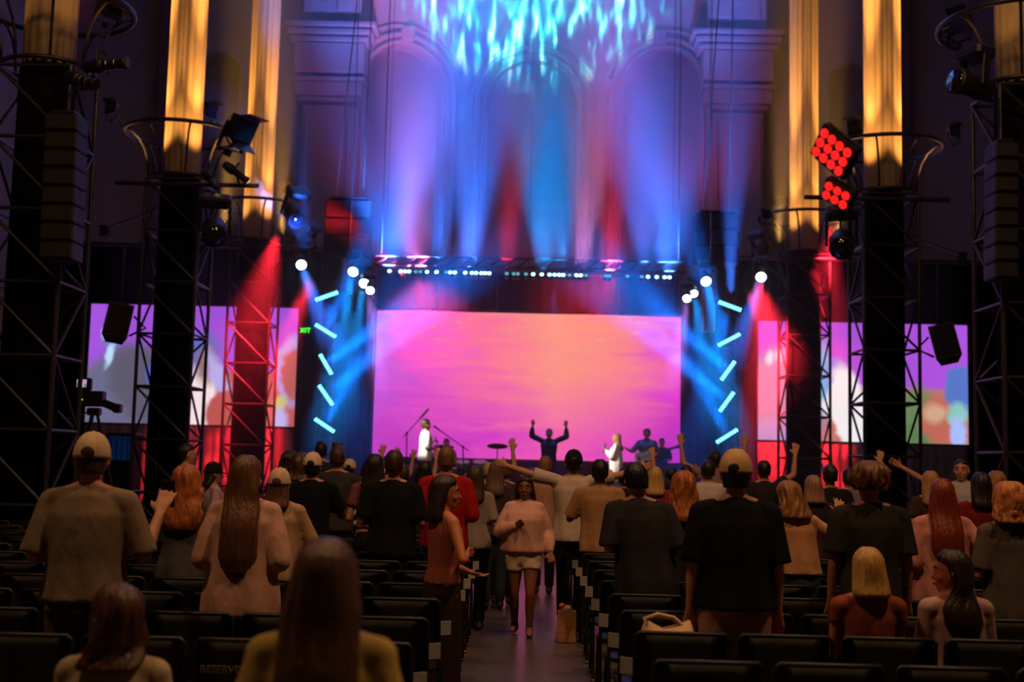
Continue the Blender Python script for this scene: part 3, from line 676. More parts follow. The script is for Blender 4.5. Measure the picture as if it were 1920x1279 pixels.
on_tower(moving_head, 1, 1428, 468, 'far', -.8, (-.6, -.6, -.6), 'dark moving light tinged red on the far tower', 1.1)
# red blinder clusters
def blinder(label, loc, d, cols, rows, k, roll):
    t = thing('blinder_light', label, 'stage light', loc); aim(t, d); t.rotation_quaternion = t.rotation_quaternion @ Matrix.Rotation(roll, 3, 'Y').to_quaternion()
    mi = t.matrix_basis.inverted(); rod('mounting_arm', (0, -.15, 0), mi @ Vector((CX-.5, TOW['middle']-.52, min(6.9, loc.z))), .02, TRUSS, t)
    w, h = cols*.2*k, rows*.2*k
    MB().bbox((0, -.1*k, 0), (w+.06*k, .2*k, h+.06*k), .02).build('housing', BLACKP, t)
    for i in range(cols):
        for j in range(rows):
            c = (-w/2+.2*k*(i+.5), .01, -h/2+.2*k*(j+.5))
            MB().cyl((c[0], -.02, c[2]), (c[0], .03*k, c[2]), .085*k, .09*k, 12).build('lamp_cell', CELL_RED, t)
    for s_ in (-1, 1): MB().box((s_*(w/2+.06*k), -.08*k, 0), (.02*k, .06*k, h*.8)).build('yoke_arm', BLACK, t)
blinder('red glowing blinder lamp cluster, upper one in front of the orange column', P(1560, 285, 22.6), (-.9, -.55, -.35), 3, 4, 1.05, .75)
blinder('red glowing blinder lamp pair, lower one just above the crossbar', P(1568, 366, 22.1), (-.85, -.6, -.5), 2, 3, .95, .9)
t = thing('exit_sign', 'small green lit exit sign beside the side video screen', 'sign', P(571, 621, 33.95))
MB().bbox((0, -.035, 0), (.36, .22, .25), .01).build('housing', BLACK, t)
cu = bpy.data.curves.new('lettering', 'FONT'); cu.body = 'EXIT'; cu.size = .19; cu.align_x = 'CENTER'; cu.align_y = 'CENTER'; cu.extrude = .004
to = obj('lettering', cu, t, (0, -.152, 0)); to.rotation_euler = (PI/2, 0, 0); cu.materials.append(emit('exit_green', (40, 255, 60), 3.0))

# ================================================================== PEOPLE
PENDING = []           # (object, voxel, smooth iterations) - skinned together at the end
def finish_remesh():
    for o, vx, it in PENDING:
        m = o.modifiers.new('skin', 'REMESH'); m.mode = 'VOXEL'; m.voxel_size = vx; m.use_smooth_shade = True
        s = o.modifiers.new('soft', 'SMOOTH'); s.factor = .5; s.iterations = it
    dg = bpy.context.evaluated_depsgraph_get()
    for o, vx, it in PENDING:
        me = bpy.data.meshes.new_from_object(o.evaluated_get(dg)); old = o.data
        me.name = old.name
        o.modifiers.clear(); o.data = me
        me.polygons.foreach_set('use_smooth', [True]*len(me.polygons))
        bpy.data.meshes.remove(old)
    PENDING.clear()

ARMS = {  # (outward, forward, up) for upper arm and forearm
 'down': ((.13, -.03, -1), (.04, .16, -1)), 'bent': ((.22, -.12, -1), (-.35, .85, .05)), 'phone': ((.32, .12, -1), (.12, .55, .85)),
 'up': ((.32, .12, 1), (.02, .12, 1)), 'upout': ((.75, .1, .8), (.35, .15, 1)), 'half': ((.75, .25, -.55), (.2, .4, .9)), 'spread': ((1, .08, .22), (.95, .25, .30)),
 'clap': ((.35, .25, -.9), (-.55, .75, .45)), 'run': ((.35, .15, -1), (-.75, .65, .35)), 'runb': ((.30, -.25, -1), (.18, .55, -.75)), 'hip': ((.62, -.2, -.9), (-.75, .35, -.35)),
 'chest': ((.25, .25, -1), (-.6, .6, .45)), 'mic': ((.22, .35, -1), (-.45, .75, .75)), 'fret': ((.5, .3, -.8), (.45, .75, .28)), 'strum': ((.3, -.1, -1), (-.75, .55, -.12)),
 'raise': ((.5, .25, .30), (.12, .2, 1)), 'pull': ((.7, -.1, -.35), (-.2, .2, .95)), 'frontlow': ((.1, .2, -1), (-.1, .9, -.35)), 'point': ((.95, .2, .25), (.85, .3, .55)), 'fold': ((.55, .05, -.9), (-.9, .55, .1)),
}
LEGS = {'stand': (((.0, .0, -1), (.0, -.03, -1)), ((.0, .0, -1), (.0, -.03, -1))), 'run': (((.0, .30, -1), (-.02, -.30, -1)), ((.02, -.05, -1), (0, -.55, -1))),
        'walk': (((.0, .22, -1), (0, -.02, -1)), ((.0, -.18, -1), (0, -.3, -1))), 'sit': (((.10, 1, -.03), (.02, -.05, -1)), ((.10, 1, -.03), (.02, -.05, -1)))}

def person(label, px, py, d, faces=0, arms=('down', 'down'), legs='stand', top=None, bottom=None, hair=None, cap=None, sk=(196, 138, 108), fem=False,
           head=(0, 0), lean=(0, 0), fine=False, z0=0.0, face=False, seat=None, fat=1.0, group=None, shoes=(40, 38, 40), xoff=0, hgt=None):
    """px,py: pixel of the top of the hair; d: distance along the hall; faces: degrees turned from the stage"""
    p = P(px, py, d); h = (p.z-z0) if hgt is None else hgt
    if seat is not None: h = (p.z-z0) + (1.75*.525-seat)*1.0
    K = max(1.42, min(1.98, h))/1.75
    if seat is not None: K = min(K, 1.02)
    rz = math.radians(faces); MATW = Matrix.Rotation(rz, 4, 'Z')
    U = lambda v: Vector(v)
    SH, HP = (.165, .088) if fem else (.19, .085)
    drop = 0.0 if seat is None else (.92-seat/K+.0)
    def df(v):            # posture: lean of the trunk, seat drop, scale
        v = Vector(v)
        if v.z > .92:
            q = v.z-.92; v = Vector((v.x+lean[0]*q, v.y+lean[1]*q, v.z))
        return Vector((v.x, v.y, v.z-drop))*K
    def dfr(rings): return [[df(v) for v in R] for R in rings]
    def ring(z, hw, hd, yo=0, n=18, xo=0, fold=0, ph=0, kf=7):
        return [Vector((xo+math.cos(2*PI*j/n)*hw*(1+fold*math.sin(kf*2*PI*j/n+ph)), yo+math.sin(2*PI*j/n)*hd*(1+fold*math.sin(kf*2*PI*j/n+ph)), z)) for j in range(n)]
    mb = MB(); f = fat
    # trunk
    if fem: prof = [(.84, .12, .09, 0), (.90, .172*f, .12*f, -.01), (.98, .165*f, .115*f, -.005), (1.10, .128*f, .095*f, 0), (1.20, .138*f, .105*f, .01), (1.30, .150*f, .118*f, .018), (1.38, .155, .10, .0), (1.44, .12, .075, -.01), (1.47, .06, .055, -.012)]
    else: prof = [(.84, .12, .09, 0), (.90, .165*f, .12*f, -.01), (.98, .160*f, .118*f, 0), (1.10, .150*f, .112*f, .005), (1.22, .165*f, .118*f, .01), (1.32, .178*f, .122, .012), (1.40, .180, .102, 0), (1.45, .13, .08, -.01), (1.48, .07, .06, -.012)]
    mb.loft(dfr([ring(*q) for q in prof]))
    # neck and head
    HM = Matrix.Translation((0, -.01, 1.55)) @ Matrix.Rotation(math.radians(head[0]), 4, 'Z') @ Matrix.Rotation(math.radians(head[1]), 4, 'X') @ Matrix.Translation((0, .01, -1.55))
    hz0, hh = 1.505, .235
    def hd(v): return df(HM @ Vector(v))
    mb.tube([df((0, -.018, 1.42)), df((0, -.012, 1.50)), hd((0, -.004, 1.58))], [.062*K, .054*K, .052*K], 12)
    for s_ in (-1, 1): mb.tube([df((0, -.025, 1.485)), df((s_*.09, -.018, 1.455)), df((s_*SH, -.005, 1.415))], [.045*K, .045*K, .05*K], 8, True)
    HP_ = [(0, .022, .026, .055), (.07, .042, .05, .035), (.18, .056, .072, .018), (.33, .067, .086, .006), (.5, .074, .095, 0), (.65, .077, .098, -.003), (.8, .071, .091, -.006), (.92, .048, .064, -.008), (1, .014, .02, -.008)]
    mb.loft([[hd(v) for v in ring(hz0+t_*hh, a, b_, c_, 18)] for t_, a, b_, c_ in HP_])
    Z = lambda t_: hz0+t_*hh
    mb.tube([hd((0, .085, Z(.56))), hd((0, .106, Z(.42))), hd((0, .112, Z(.36)))], [.009*K, .012*K, .015*K], 8, True)
    for s_ in (-1, 1):
        mb.tube([hd((s_*.012, .092, Z(.60))), hd((s_*.05, .074, Z(.60)))], [.011*K, .008*K], 6, True)
        mb.ell(hd((s_*.042, .066, Z(.37))), (.024*K,)*3, 8, 6)
        mb.ell(hd((s_*.079, -.006, Z(.47))), (.012*K, .022*K, .034*K), 8, 6)
    mb.ell(hd((0, .086, Z(.20))), (.024*K, .014*K, .014*K), 8, 6); mb.ell(hd((0, .074, Z(.06))), (.022*K, .018*K, .016*K), 8, 6)
    # arms
    AJ = {}
    for s_, pose in ((-1, arms[0]), (1, arms[1])):
        ua, fa = ARMS[pose] if isinstance(pose, str) else pose
        u = Vector((s_*ua[0], ua[1], ua[2])).normalized(); w = Vector((s_*fa[0], fa[1], fa[2])).normalized()
        S = Vector((s_*SH, -.005, 1.41)); E = S+u*.285; Wr = E+w*.245
        if u.z > .2: S = S+Vector((-.02*s_, 0, .035)); E = S+u*.285; Wr = E+w*.245
        AJ[s_] = (S, E, Wr, u, w)
        r = .9 if fem else 1.0
        mb.tube([df(v) for v in (S, S.lerp(E, .4), E)], [.052*K*r, .046*K*r, .037*K*r], 10, True)
        mb.tube([df(v) for v in (E, E.lerp(Wr, .35), Wr)], [.038*K*r, .037*K*r, .026*K*r], 10, True)
        # hand: palm, four fingers of unequal length with a bend, thumb from the side of the palm
        side = w.cross(Vector((0, 1, 0)) if abs(w.y) < .8 else Vector((0, 0, 1))); side.normalize()
        if side.x*s_ > 0: side = -side                       # thumb side points inwards
        nrm = w.cross(side).normalized()
        if nrm.y < 0 and abs(nrm.y) > .2: nrm = -nrm
        raised = w.z > .6; curl = .10 if raised else .45
        kn = Wr+w*.085
        for q in (-1, -.3, .35, 1): mb.tube([df(Wr+side*q*.012), df(kn+side*q*.028)], [.017*K, .0125*K], 8, True)
        for q, L_ in ((1.0, .070), (.34, .080), (-.34, .074), (-1.0, .058)):
            b0 = kn+side*q*.031; sp = side*q*(.22 if raised else .08)
            d1 = (w+sp+nrm*curl*.6).normalized(); d2 = (w+sp+nrm*curl*2).normalized()
            m1 = b0+d1*L_*.55; mb.tube([df(b0-w*.02), df(m1), df(m1+d2*L_*.55)], [.0105*K, .0098*K, .0088*K], 8, True)
        tb = Wr+w*.03+side*.024; t1 = tb+(side*.8+w*.6+nrm*.2).normalized()*.04; mb.tube([df(tb), df(t1), df(t1+(w*.8+side*.4+nrm*.3).normalized()*.035)], [.0145*K, .012*K, .010*K], 8, True)
    # legs
    LJ = {}
    for s_, (th, shn) in ((-1, LEGS[legs][0]), (1, LEGS[legs][1])):
        t1 = Vector((s_*th[0], th[1], th[2])).normalized(); t2 = Vector((s_*shn[0], shn[1], shn[2])).normalized()
        Hj = Vector((s_*HP, 0, .90)); Kn = Hj+t1*.42; An = Kn+t2*(.40 if seat is None else Kn.z-drop-.078)
        LJ[s_] = (Hj, Kn, An)
        mb.tube([df(v) for v in (Hj, Hj.lerp(Kn, .45), Kn)], [.088*K*f, .074*K*f, .053*K], 12, True)
        mb.tube([df(v) for v in (Kn, Kn.lerp(An, .35), An)], [.052*K, .054*K, .036*K], 12, True)
        fd = Vector((s_*.06, 1, 0)).normalized()
        ft = An+Vector((0, 0, -.045)); mb.tube([df(ft-fd*.045), df(ft+fd*.08), df(ft+fd*.155)], [.034*K, .033*K, .022*K], 8, True)
    vx = .0105 if fine else .0155
    po = mb.build('person', skin(sk)); tag(po, label, 'person', group)
    gx = p.x+xoff
    off = MATW @ hd((0, 0, hz0+hh)) if seat is None else Vector((0, 0, 0))
    zmin = min(v[2] for v in mb.v)
    po.location = (gx-off.x*(1 if seat is None else 0), d-(off.y if seat is None else 0)*0.5, z0-(zmin if seat is None or True else 0)+.004)
    po.rotation_euler = (0, 0, rz)
    PENDING.append((po, vx, 3))
    CV = .0135 if fine else .018
    def child(name, m_b, m, vox=CV, it=3, par=po):
        o = m_b.build(name, m, par); PENDING.append((o, vox, it)); return o
    ph = random.uniform(0, 6)
    # upper garment
    if top:
        col, sleeve, hem, ease = top.get('c', (40, 40, 44)), top.get('sl', .55), top.get('hem', .86), top.get('ease', .022)
        g = MB(); rows = []
        zs = [z for z in (hem, hem+.03, hem+.07, hem+.12, .98, 1.05, 1.12, 1.20, 1.28, 1.35, 1.41, 1.45) if z >= hem-1e-6]
        zs = sorted(set(round(z, 3) for z in zs))
        for z in zs:
            k = next((i for i in range(len(prof)-1) if prof[i][0] <= z <= prof[i+1][0]), 0); a, b_ = prof[k], prof[k+1]; tt = max(0, min(1, (z-a[0])/(b_[0]-a[0])))
            if z < .9: a = b_ = prof[1]; tt = 0
            hw = a[1]+(b_[1]-a[1])*tt; hd_ = a[2]+(b_[2]-a[2])*tt; yo = a[3]+(b_[3]-a[3])*tt
            low = max(0, min(1, (1.25-z)/.35)); e = ease*(1+.15*low)
            if top.get('loose') and z < 1.3: hw = max(hw, .15*f); hd_ = max(hd_, .118*f)
            if z > 1.38: e *= .55
            rows.append(ring(z, hw+e, hd_+e*.9, yo, 40, 0, .05*low+.012, ph+z*4, 6))
        if not top.get('strap'):
            rows.append(ring(1.475, .085, .075, -.012, 40))
            rows.append(ring(1.50, .064, .064, -.012, 40))
        g.loft(dfr(rows))
        if not top.get('strap'):
            for s_ in (-1, 1):
                S, E, Wr, u, w = AJ[s_]; r = (.9 if fem else 1.0)
                g.tube([df((s_*.05, -.02, 1.455)), df((s_*SH*.75, -.012, 1.43)), df(S+Vector((0, 0, .004)))], [.05*K, .056*K, .063*K], 10, True)
                sl = top.get('sl', .55)
                if sl <= 1.0:
                    g.tube([df(S), df(S.lerp(E, sl*.5)), df(S.lerp(E, sl))], [.064*K*r, (.062+ease*.3)*K*r, (.058+ease*.7)*K*r], 12)
                else:
                    t_ = sl-1
                    g.tube([df(S), df(S.lerp(E, .5)), df(E)], [.064*K*r, (.056+ease*.6)*K*r, (.046+ease*.8)*K*r], 12, True)
                    g.tube([df(E), df(E.lerp(Wr, t_*.5)), df(E.lerp(Wr, t_))], [(.046+ease*.8)*K*r, (.044+ease*.9)*K*r, (.034+ease*.4)*K*r], 12, True)
            if top.get('hood'): g.ell(df((0, -.085, 1.45)), (.11*K, .06*K, .06*K), 12, 8)
            if top.get('collar'): g.tube([df((.068*math.cos(2*PI*i/14), -.012+.068*math.sin(2*PI*i/14), 1.49+.012*math.sin(2*PI*i/14))) for i in range(14)], .018*K, 6, closed=True)
        else:
            for s_ in (-1, 1): g.tube([df((s_*.09, .10, 1.36)), df((s_*.085, .0, 1.475)), df((s_*.08, -.09, 1.38))], .014*K, 6, True)
        name = top.get('n', 'shirt')
        so = child(name, g, cloth(col))
    if bottom:
        col = bottom.get('c', (38, 38, 46)); n_ = bottom.get('n', 'trousers'); g = MB()
        g.loft(dfr([ring(z, a, b_, yo, 20) for z, a, b_, yo in ((.80, .14*f, .10*f, 0), (.88, .178*f, .130*f, -.01), (.94, .174*f, .126*f, -.008), (1.0, .158*f, .118*f, -.003), (1.03, .15*f, .112*f, 0))]))
        if n_ == 'long_skirt':
            g.loft(dfr([ring(z, a, b_, 0, 32, 0, fo, ph, 8) for z, a, b_, fo in ((.03, .165, .145, .05), (.3, .17, .145, .04), (.6, .18, .14, .025), (.85, .18, .13, .01), (.98, .16, .118, 0))]))
        else:
            for s_ in (-1, 1):
                Hj, Kn, An = LJ[s_]; ez = bottom.get('ease', .014)
                if n_ == 'shorts':
                    t_ = bottom.get('l', .45); g.tube([df(Hj), df(Hj.lerp(Kn, t_))], [(.09+ez)*K*f, (.082+ez)*K*f], 14)
                else:
                    g.tube([df(v) for v in (Hj, Hj.lerp(Kn, .5), Kn)], [(.088*f+ez)*K, (.074*f+ez)*K, (.056+ez)*K], 14, True)
                    g.tube([df(v) for v in (Kn, Kn.lerp(An, .5), Kn.lerp(An, .97))], [(.056+ez)*K, (.052+ez)*K, (.045+ez)*K], 14)
        child(n_, g, cloth(col))
    if shoes:
        for s_ in (-1, 1):
            Hj, Kn, An = LJ[s_]; fd = Vector((s_*.06, 1, 0)).normalized(); ft = An+Vector((0, 0, -.042))
            g = MB().tube([df(ft-fd*.055), df(ft+fd*.05), df(ft+fd*.13), df(ft+fd*.185)], [.040*K, .042*K, .040*K, .026*K], 12, True)
            g.tube([df(An+Vector((0, 0, .01))), df(ft)], [.046*K, .044*K], 10, True)
            o = g.build('shoe', mat('shoe_%d_%d_%d' % shoes, shoes, .6), po); PENDING.append((o, .012, 2))
    # hair
    if hair:
        hc, kind, L_ = hair['c'], hair.get('k', 'short'), hair.get('l', .2); g = MB(); n = 72; rows = []
        seed = random.uniform(0, 50); hm_ = hairm(hc)
        amp = {'short': .06, 'straight': .06, 'wavy': .16, 'curly': .22, 'afro': .30}[kind]; vol = hair.get('v', .90 if cap else 1.0)*{'short': 1.0, 'straight': 1.04, 'wavy': 1.12, 'curly': 1.25, 'afro': 1.22}[kind]
        ztop, tip = hz0+hh+(.016*vol if not cap else -.004), None
        if kind in ('short', 'afro'): zz = [ztop-.002, ztop-.012, ztop-.035, ztop-.065, ztop-.10, ztop-.135, ztop-.165, ztop-.19]
        else:
            zz = [ztop-.002, ztop-.012, ztop-.035, ztop-.065, ztop-.10, ztop-.14, ztop-.18]
            zb = ztop-.18; m_ = max(4, int(L_/(.016 if kind in ('wavy', 'curly') else .03))); zz += [zb-L_*(i+1)/m_ for i in range(m_)]
        for i, z in enumerate(zz):
            dz = ztop-z
            if dz < .11:
                q = math.sqrt(max(.0, 1-((.11-dz)/.115)**2)); hw, hd_, yo = .086*vol*q, .108*vol*q, -.010
            else:
                q = 1; hw, hd_, yo = .086*vol, .108*vol, -.010
                if kind in ('short', 'afro'):
                    tt = (dz-.11)/.085; hw *= 1-.18*tt; hd_ *= 1-.22*tt; yo -= .012*tt
                else:
                    tt = min(1, (dz-.11)/.10); t2 = max(0, (dz-.2)/max(.05, L_))
                    sp = hair.get('spread', 1.0)
                    hw *= 1+.18*tt*sp+.10*t2*sp; hd_ = hd_*(1-.42*tt)-.012*t2; yo = yo-.045*tt-.035*t2
                    bk = max(0, min(1, (1.53-z)/.22)); bk = bk*bk*(3-2*bk); ez_ = (top.get('ease', .02) if top else 0); back_y = -(.085+ez_*.9)*f; yo = yo*(1-bk)+min(yo, back_y)*bk; hd_ = hd_*(1-bk)+(.052+.25*ez_)*bk
                    if t2 > .75: hw *= 1-(t2-.75)*1.6; hd_ *= 1-(t2-.75)*1.2
            R = []
            front = .105 if dz < .050 else (.105-(dz-.05)*1.9 if dz < .095 else (.02 if kind not in ('short', 'afro') else .0)-min(.05, (dz-.095)*.25))
            if kind == 'afro': front -= .0
            for j in range(n):
                th = 2*PI*j/n; cs_, sn = math.cos(th), math.sin(th)
                if kind in ('straight',): nz_ = noise.noise((cs_*7+seed, sn*7, z*2.5))+.5*noise.noise((cs_*17+seed, sn*17, z*3))
                elif kind == 'wavy': nz_ = noise.noise((cs_*4+seed+.25*math.sin(z*38+cs_*3), sn*4, z*9))+.5*noise.noise((cs_*11+seed, sn*11, z*20))
                elif kind == 'curly': nz_ = noise.noise((cs_*6+seed, sn*6, z*28))
                elif kind == 'afro': nz_ = noise.noise((cs_*6+seed, sn*6, z*34))
                else: nz_ = noise.noise((cs_*5+seed, sn*5, z*18))
                q2 = 1+amp*nz_*1.4
                x_, y_ = cs_*hw*q2, yo+sn*hd_*q2
                if y_ > front: y_ = front+.15*(y_-front)*.2
                v = Vector((x_, y_, z))
                R.append(hd(v) if dz < .20 else hd(v).lerp(df(v), min(1, (dz-.20)/.12)))
            rows.append(R)
        g.loft(list(reversed(rows)))
        if hair.get('bun'): g.ell(hd((0, -.09, ztop-.02)), (.05*K, .05*K, .05*K), 10, 8)
        if hair.get('tuft'):
            for q in range(9): g.tube([hd((random.uniform(-.05, .05), random.uniform(-.05, .06), ztop-.03)), hd((random.uniform(-.05, .05), random.uniform(-.04, .09), ztop+.03))], [.025*K, .012*K], 6, True)
        o = g.build('hair', hm_, po, True)
    if cap:
        cc, back = cap['c'], cap.get('back', False); cm = cloth(cc); g = MB(); ztop = hz0+hh+.022; rows = []
        for dz in (.135, .12, .10, .075, .05, .03, .013, .003):
            q = math.sqrt(max(.01, 1-((.12-min(dz, .12))/.124)**2)); rows.append([hd(v) for v in ring(ztop-dz-(.0 if dz < .1 else 0), .091*q, .113*q, -.008, 24)])
        g.loft(rows); g.ell(hd((0, -.008, ztop)), (.009*K, .009*K, .006*K), 8, 5)
        co = g.build('cap', cm, po, True)
        s_ = -1 if back else 1; b_ = MB(); vs = []; m_ = 14
        for lvl in (0, .007):
            for rr in (0, 1):
                for i in range(m_+1):
                    th = PI*(i/m_); x_ = -math.cos(th)*(.082 if rr == 0 else .085); y_ = s_*(.068+(.03 if rr == 0 else .105)*math.sin(th))
                    vs.append(hd((x_, y_-.008, ztop-.118-lvl-(.022*rr*math.sin(th)))))
        fs = []; q = m_+1
        for i in range(m_): fs += [(i, i+1, q+i+1, q+i), (2*q+i+1, 2*q+i, 3*q+i, 3*q+i+1), (q+i, q+i+1, 3*q+i+1, 3*q+i)]
        b_.add(vs, fs); b_.build('brim', cm, co, True)
        if hair: MB().ell(hd((0, -.113*(1 if not back else -1)-.002, ztop-.112)), (.036*K, .010*K, .032*K), 12, 8).build('strap_opening', hairm(hair['c']), co, True)
        for k in range(6):
            th = 2*PI*k/6; g2 = MB().tube([hd((math.cos(th)*.0915*math.sqrt(max(.01, 1-((.12-dz)/.124)**2)), -.008+math.sin(th)*.1135*math.sqrt(max(.01, 1-((.12-dz)/.124)**2)), ztop-dz)) for dz in (.12, .09, .06, .03, .01)], .0022*K, 5).build('seam', cm, co)
    if face:
        EW, EI = mat('eye_white', (170, 160, 154), .3), mat('eye_iris', (30, 20, 16), .2)
        for s_ in (-1, 1):
            e = MB().ell(hd((s_*.032, .0795, Z(.51))), (.0112*K,)*3, 10, 8).build('eye', EW, po, True)
            MB().ell(hd((s_*.032, .0862, Z(.51))), (.0064*K,)*3, 8, 6).build('iris', EI, e, True)
            MB().tube([hd((s_*.014, .0985, Z(.625))), hd((s_*.034, .094, Z(.65))), hd((s_*.054, .080, Z(.625)))], [.0035*K, .0042*K, .0025*K], 6, True).build('eyebrow', hairm(hair['c'] if hair else (40, 28, 22)), po)
        MB().tube([hd((-.022, .091, Z(.215))), hd((0, .103, Z(.205))), hd((.022, .091, Z(.215)))], [.004*K, .0085*K, .004*K], 8, True).build('lips', mat('lips', (150, 74, 66), .5), po, True)
    po['_aj'] = 0; del po['_aj']
    J = {s_: tuple(po.matrix_basis @ df(v) for v in AJ[s_][:3]) for s_ in (-1, 1)}
    # world-space joints (matrix_basis needs location/rotation set, which they are)
    R3 = Matrix.Rotation(rz, 3, 'Z')
    wj = {s_: tuple(Vector(po.location)+R3 @ df(v) for v in AJ[s_][:3]) for s_ in (-1, 1)}
    hands = {s_: Vector(po.location)+R3 @ df(AJ[s_][2]+AJ[s_][4]*.09) for s_ in (-1, 1)}
    return po, wj, hands, K, R3

# ================================================================== SEATING
ROWR = [5.4+.9*k for k in range(12)]
ROWL = [5.7+.92*k for k in range(12)]
PITCH_X = .52
CHB = mat('chair_black_plastic', (17, 16, 16), .45, 0, .15, 30, .1, 150)
CHM = mat('chair_mesh_back', (15, 13, 12), .6, 0, .3, 160, .4, 260)
TAGM = mat('white_row_tag', (178, 176, 174), .6)
def chair_proto():
    t = thing('stacking_chair', 'x', 'chair')
    hw = .235
    MB().tube([(-hw, .06, .42), (-hw, .03, .62), (-hw, 0, .85), (-hw+.02, 0, .868), (hw-.02, 0, .868), (hw, 0, .85), (hw, .03, .62), (hw, .06, .42)], .012, 6).build('back_frame', CHB, t, True)
    b = MB(); n = 8; rows = []
    for i in range(n+1):
        z = .50+.355*i/n; y = .045-.045*i/n
        rows.append([Vector((x, y+.035*(1-(x/hw)**2)+dy, z)) for dy, xs in ((0, (-1, -.6, -.2, .2, .6, 1)), (.012, (1, .6, .2, -.2, -.6, -1))) for x in [q*(hw-.012) for q in xs]])
    b.loft(rows).build('backrest', CHM, t, True)
    s = MB(); rows = []
    for z, q in ((.415, .9), (.425, 1), (.445, 1), (.452, .92)):
        rows.append([Vector((math.copysign(abs(math.cos(a))**.5, math.cos(a))*.225*q, .27+math.copysign(abs(math.sin(a))**.5, math.sin(a))*.215*q, z)) for a in [2*PI*j/20 for j in range(20)]])
    s.loft(rows).build('seat', CHB, t, True)
    for sx in (-1, 1):
        rod('leg', (sx*.235, .05, .44), (sx*.235, .0, .012), .012, CHB, t); rod('leg', (sx*.225, .42, .43), (sx*.235, .455, .012), .012, CHB, t)
        rod('seat_rail', (sx*.23, .05, .43), (sx*.225, .44, .43), .011, CHB, t)
        for yy in (.0, .455): MB().ell((sx*.235, yy, .014), (.018, .018, .014), 8, 5).build('foot_cap', mat('brass_glide', (150, 120, 70), .35, .7), t, True)
    return t
CP = chair_proto()
tag_me = bpy.data.meshes.new('row_tag'); _t = MB().bbox((0, 0, 0), (.006, .07, .085), .003); tag_me.from_pydata(_t.v, [], _t.f); tag_me.materials.append(TAGM)
first = True; CH = {}
for side, rows in ((1, ROWR), (-1, ROWL)):
    for r_, d in enumerate(rows):
        x0 = (.55 if side > 0 else -.47)
        lim = min(5.9 if d > 15.6 else 8, .42*d+.5)
        k = 0
        while abs(x0)+PITCH_X*k+.1 < lim:
            c = CP if first else copy_tree(CP); first = False
            c.location = (x0+side*(.26+PITCH_X*k), d, 0)
            ref, rr_ = ('cream bag', 1) if side > 0 else ('RESERVED notice', 0); dr = r_-rr_
            where = 'in the row of the '+ref if dr == 0 else ('in the %srow ahead of the %s' % ('' if dr == 1 else ORD[dr-1]+' ', ref) if dr > 0 else 'in the row behind the '+ref)
            if k == 0:
                tag(c, 'aisle-end black chair with white tag, '+where, 'chair', 'chairs set out in rows')
            else:
                tag(c, '%s black chair from the aisle, %s' % (ORD[k], where), 'chair', 'chairs set out in rows')
            CH[(side, r_, k)] = c; k += 1
for (side, r_, k), c in CH.items():
    if k == 0:
        o = obj('row_tag', tag_me, c, (-side*.275, .02, .70)); o.rotation_euler = (0, 0, side*(PI/2-.55)); o['label'] = 'white rectangular row tag'
c = CH[(-1, 0, 1)]; c['label'] = 'black chair with a RESERVED notice on its back'; del c['group']
cu = bpy.data.curves.new('reserved_lettering', 'FONT'); cu.body = 'RESERVED'; cu.size = .048; cu.align_x = 'CENTER'; cu.align_y = 'CENTER'; cu.extrude = .001
o = obj('reserved_lettering', cu, c, (-.10, -.004, .735)); o.rotation_euler = (PI/2+.12, 0, 0); cu.materials.append(mat('dim_print', (190, 170, 155), .8))
def snap(px, py, d):
    x = P(px, py, d).x
    rows = ROWR if x > .3 else (ROWL if x < -.25 else None)
    if rows is None or d > 16: return d
    return min([r+.65 for r in rows], key=lambda q: abs(q-d))

# ================================================================== AUDIENCE
T = lambda c, sl=.6, hem=.86, ease=.024, **k: dict(c=c, sl=sl, hem=hem, ease=ease, **k)
B = lambda c, n='trousers', **k: dict(c=c, n=n, **k)
HR = lambda c, k='short', l=.2, **kw: dict(c=c, k=k, l=l, **kw)
DK, BR, GB, BLD = (34, 26, 22), (74, 50, 34), (128, 76, 40), (196, 152, 92)
JEAN, BLK = (48, 52, 66), (26, 25, 28)
F = 'fine'
def aud(label, px, py, d, **k):
    return person(label, px, py, snap(px, py, d) if k.pop('sn', True) else d, **k)
# near people
man, mj, mh, mk, mr = aud('man in a pale cap and tan textured tee holding up a phone', 175, 815, 6.8, arms=('bent', 'phone'), top=T((138, 118, 100), .95, .92, .03), bottom=B((104, 82, 74)), hair=HR(BR), cap=dict(c=(206, 180, 150)), head=(8, -4), fine=True, fat=1.08)
aud('woman with long wavy auburn hair and a grey top', 352, 873, 8.8, arms=('bent', 'bent'), fem=True, top=T((84, 80, 84), 1.9, .82, .03), bottom=B((62, 58, 62)), hair=HR((176, 98, 50), 'wavy', .34, v=1.08, spread=1.7), fine=True)
aud('woman with very long brown hair in a pale pink sweatshirt', 465, 855, 7.1, arms=('bent', 'bent'), fem=True, top=T((214, 166, 150), 1.9, .80, .05, n='sweatshirt', loose=1), bottom=B(BLK), hair=HR((104, 66, 36), 'straight', .54, spread=1.1), fine=True, head=(-20, 0))
aud('woman in a white cap and loose tan tee', 525, 880, 9.2, arms=('bent', 'clap'), fem=True, top=T((190, 152, 120), .9, .84, .04, loose=1), bottom=B(JEAN), hair=HR((96, 62, 38), 'straight', .12), cap=dict(c=(220, 186, 160)), fine=True)
aud('man in a black tee and white cap with a strap opening', 587, 850, 11.5, arms=('down', 'clap'), top=T((14, 13, 15), .8), bottom=B(BLK), hair=HR(DK), cap=dict(c=(226, 196, 172)), fine=True)
aud('broad man in a plain black shirt and short brown hair', 740, 845, 11.0, arms=('bent', 'bent'), top=T((15, 14, 18), .9, .84, .03), bottom=B(BLK), hair=HR((60, 42, 30)), fat=1.1, fine=True)
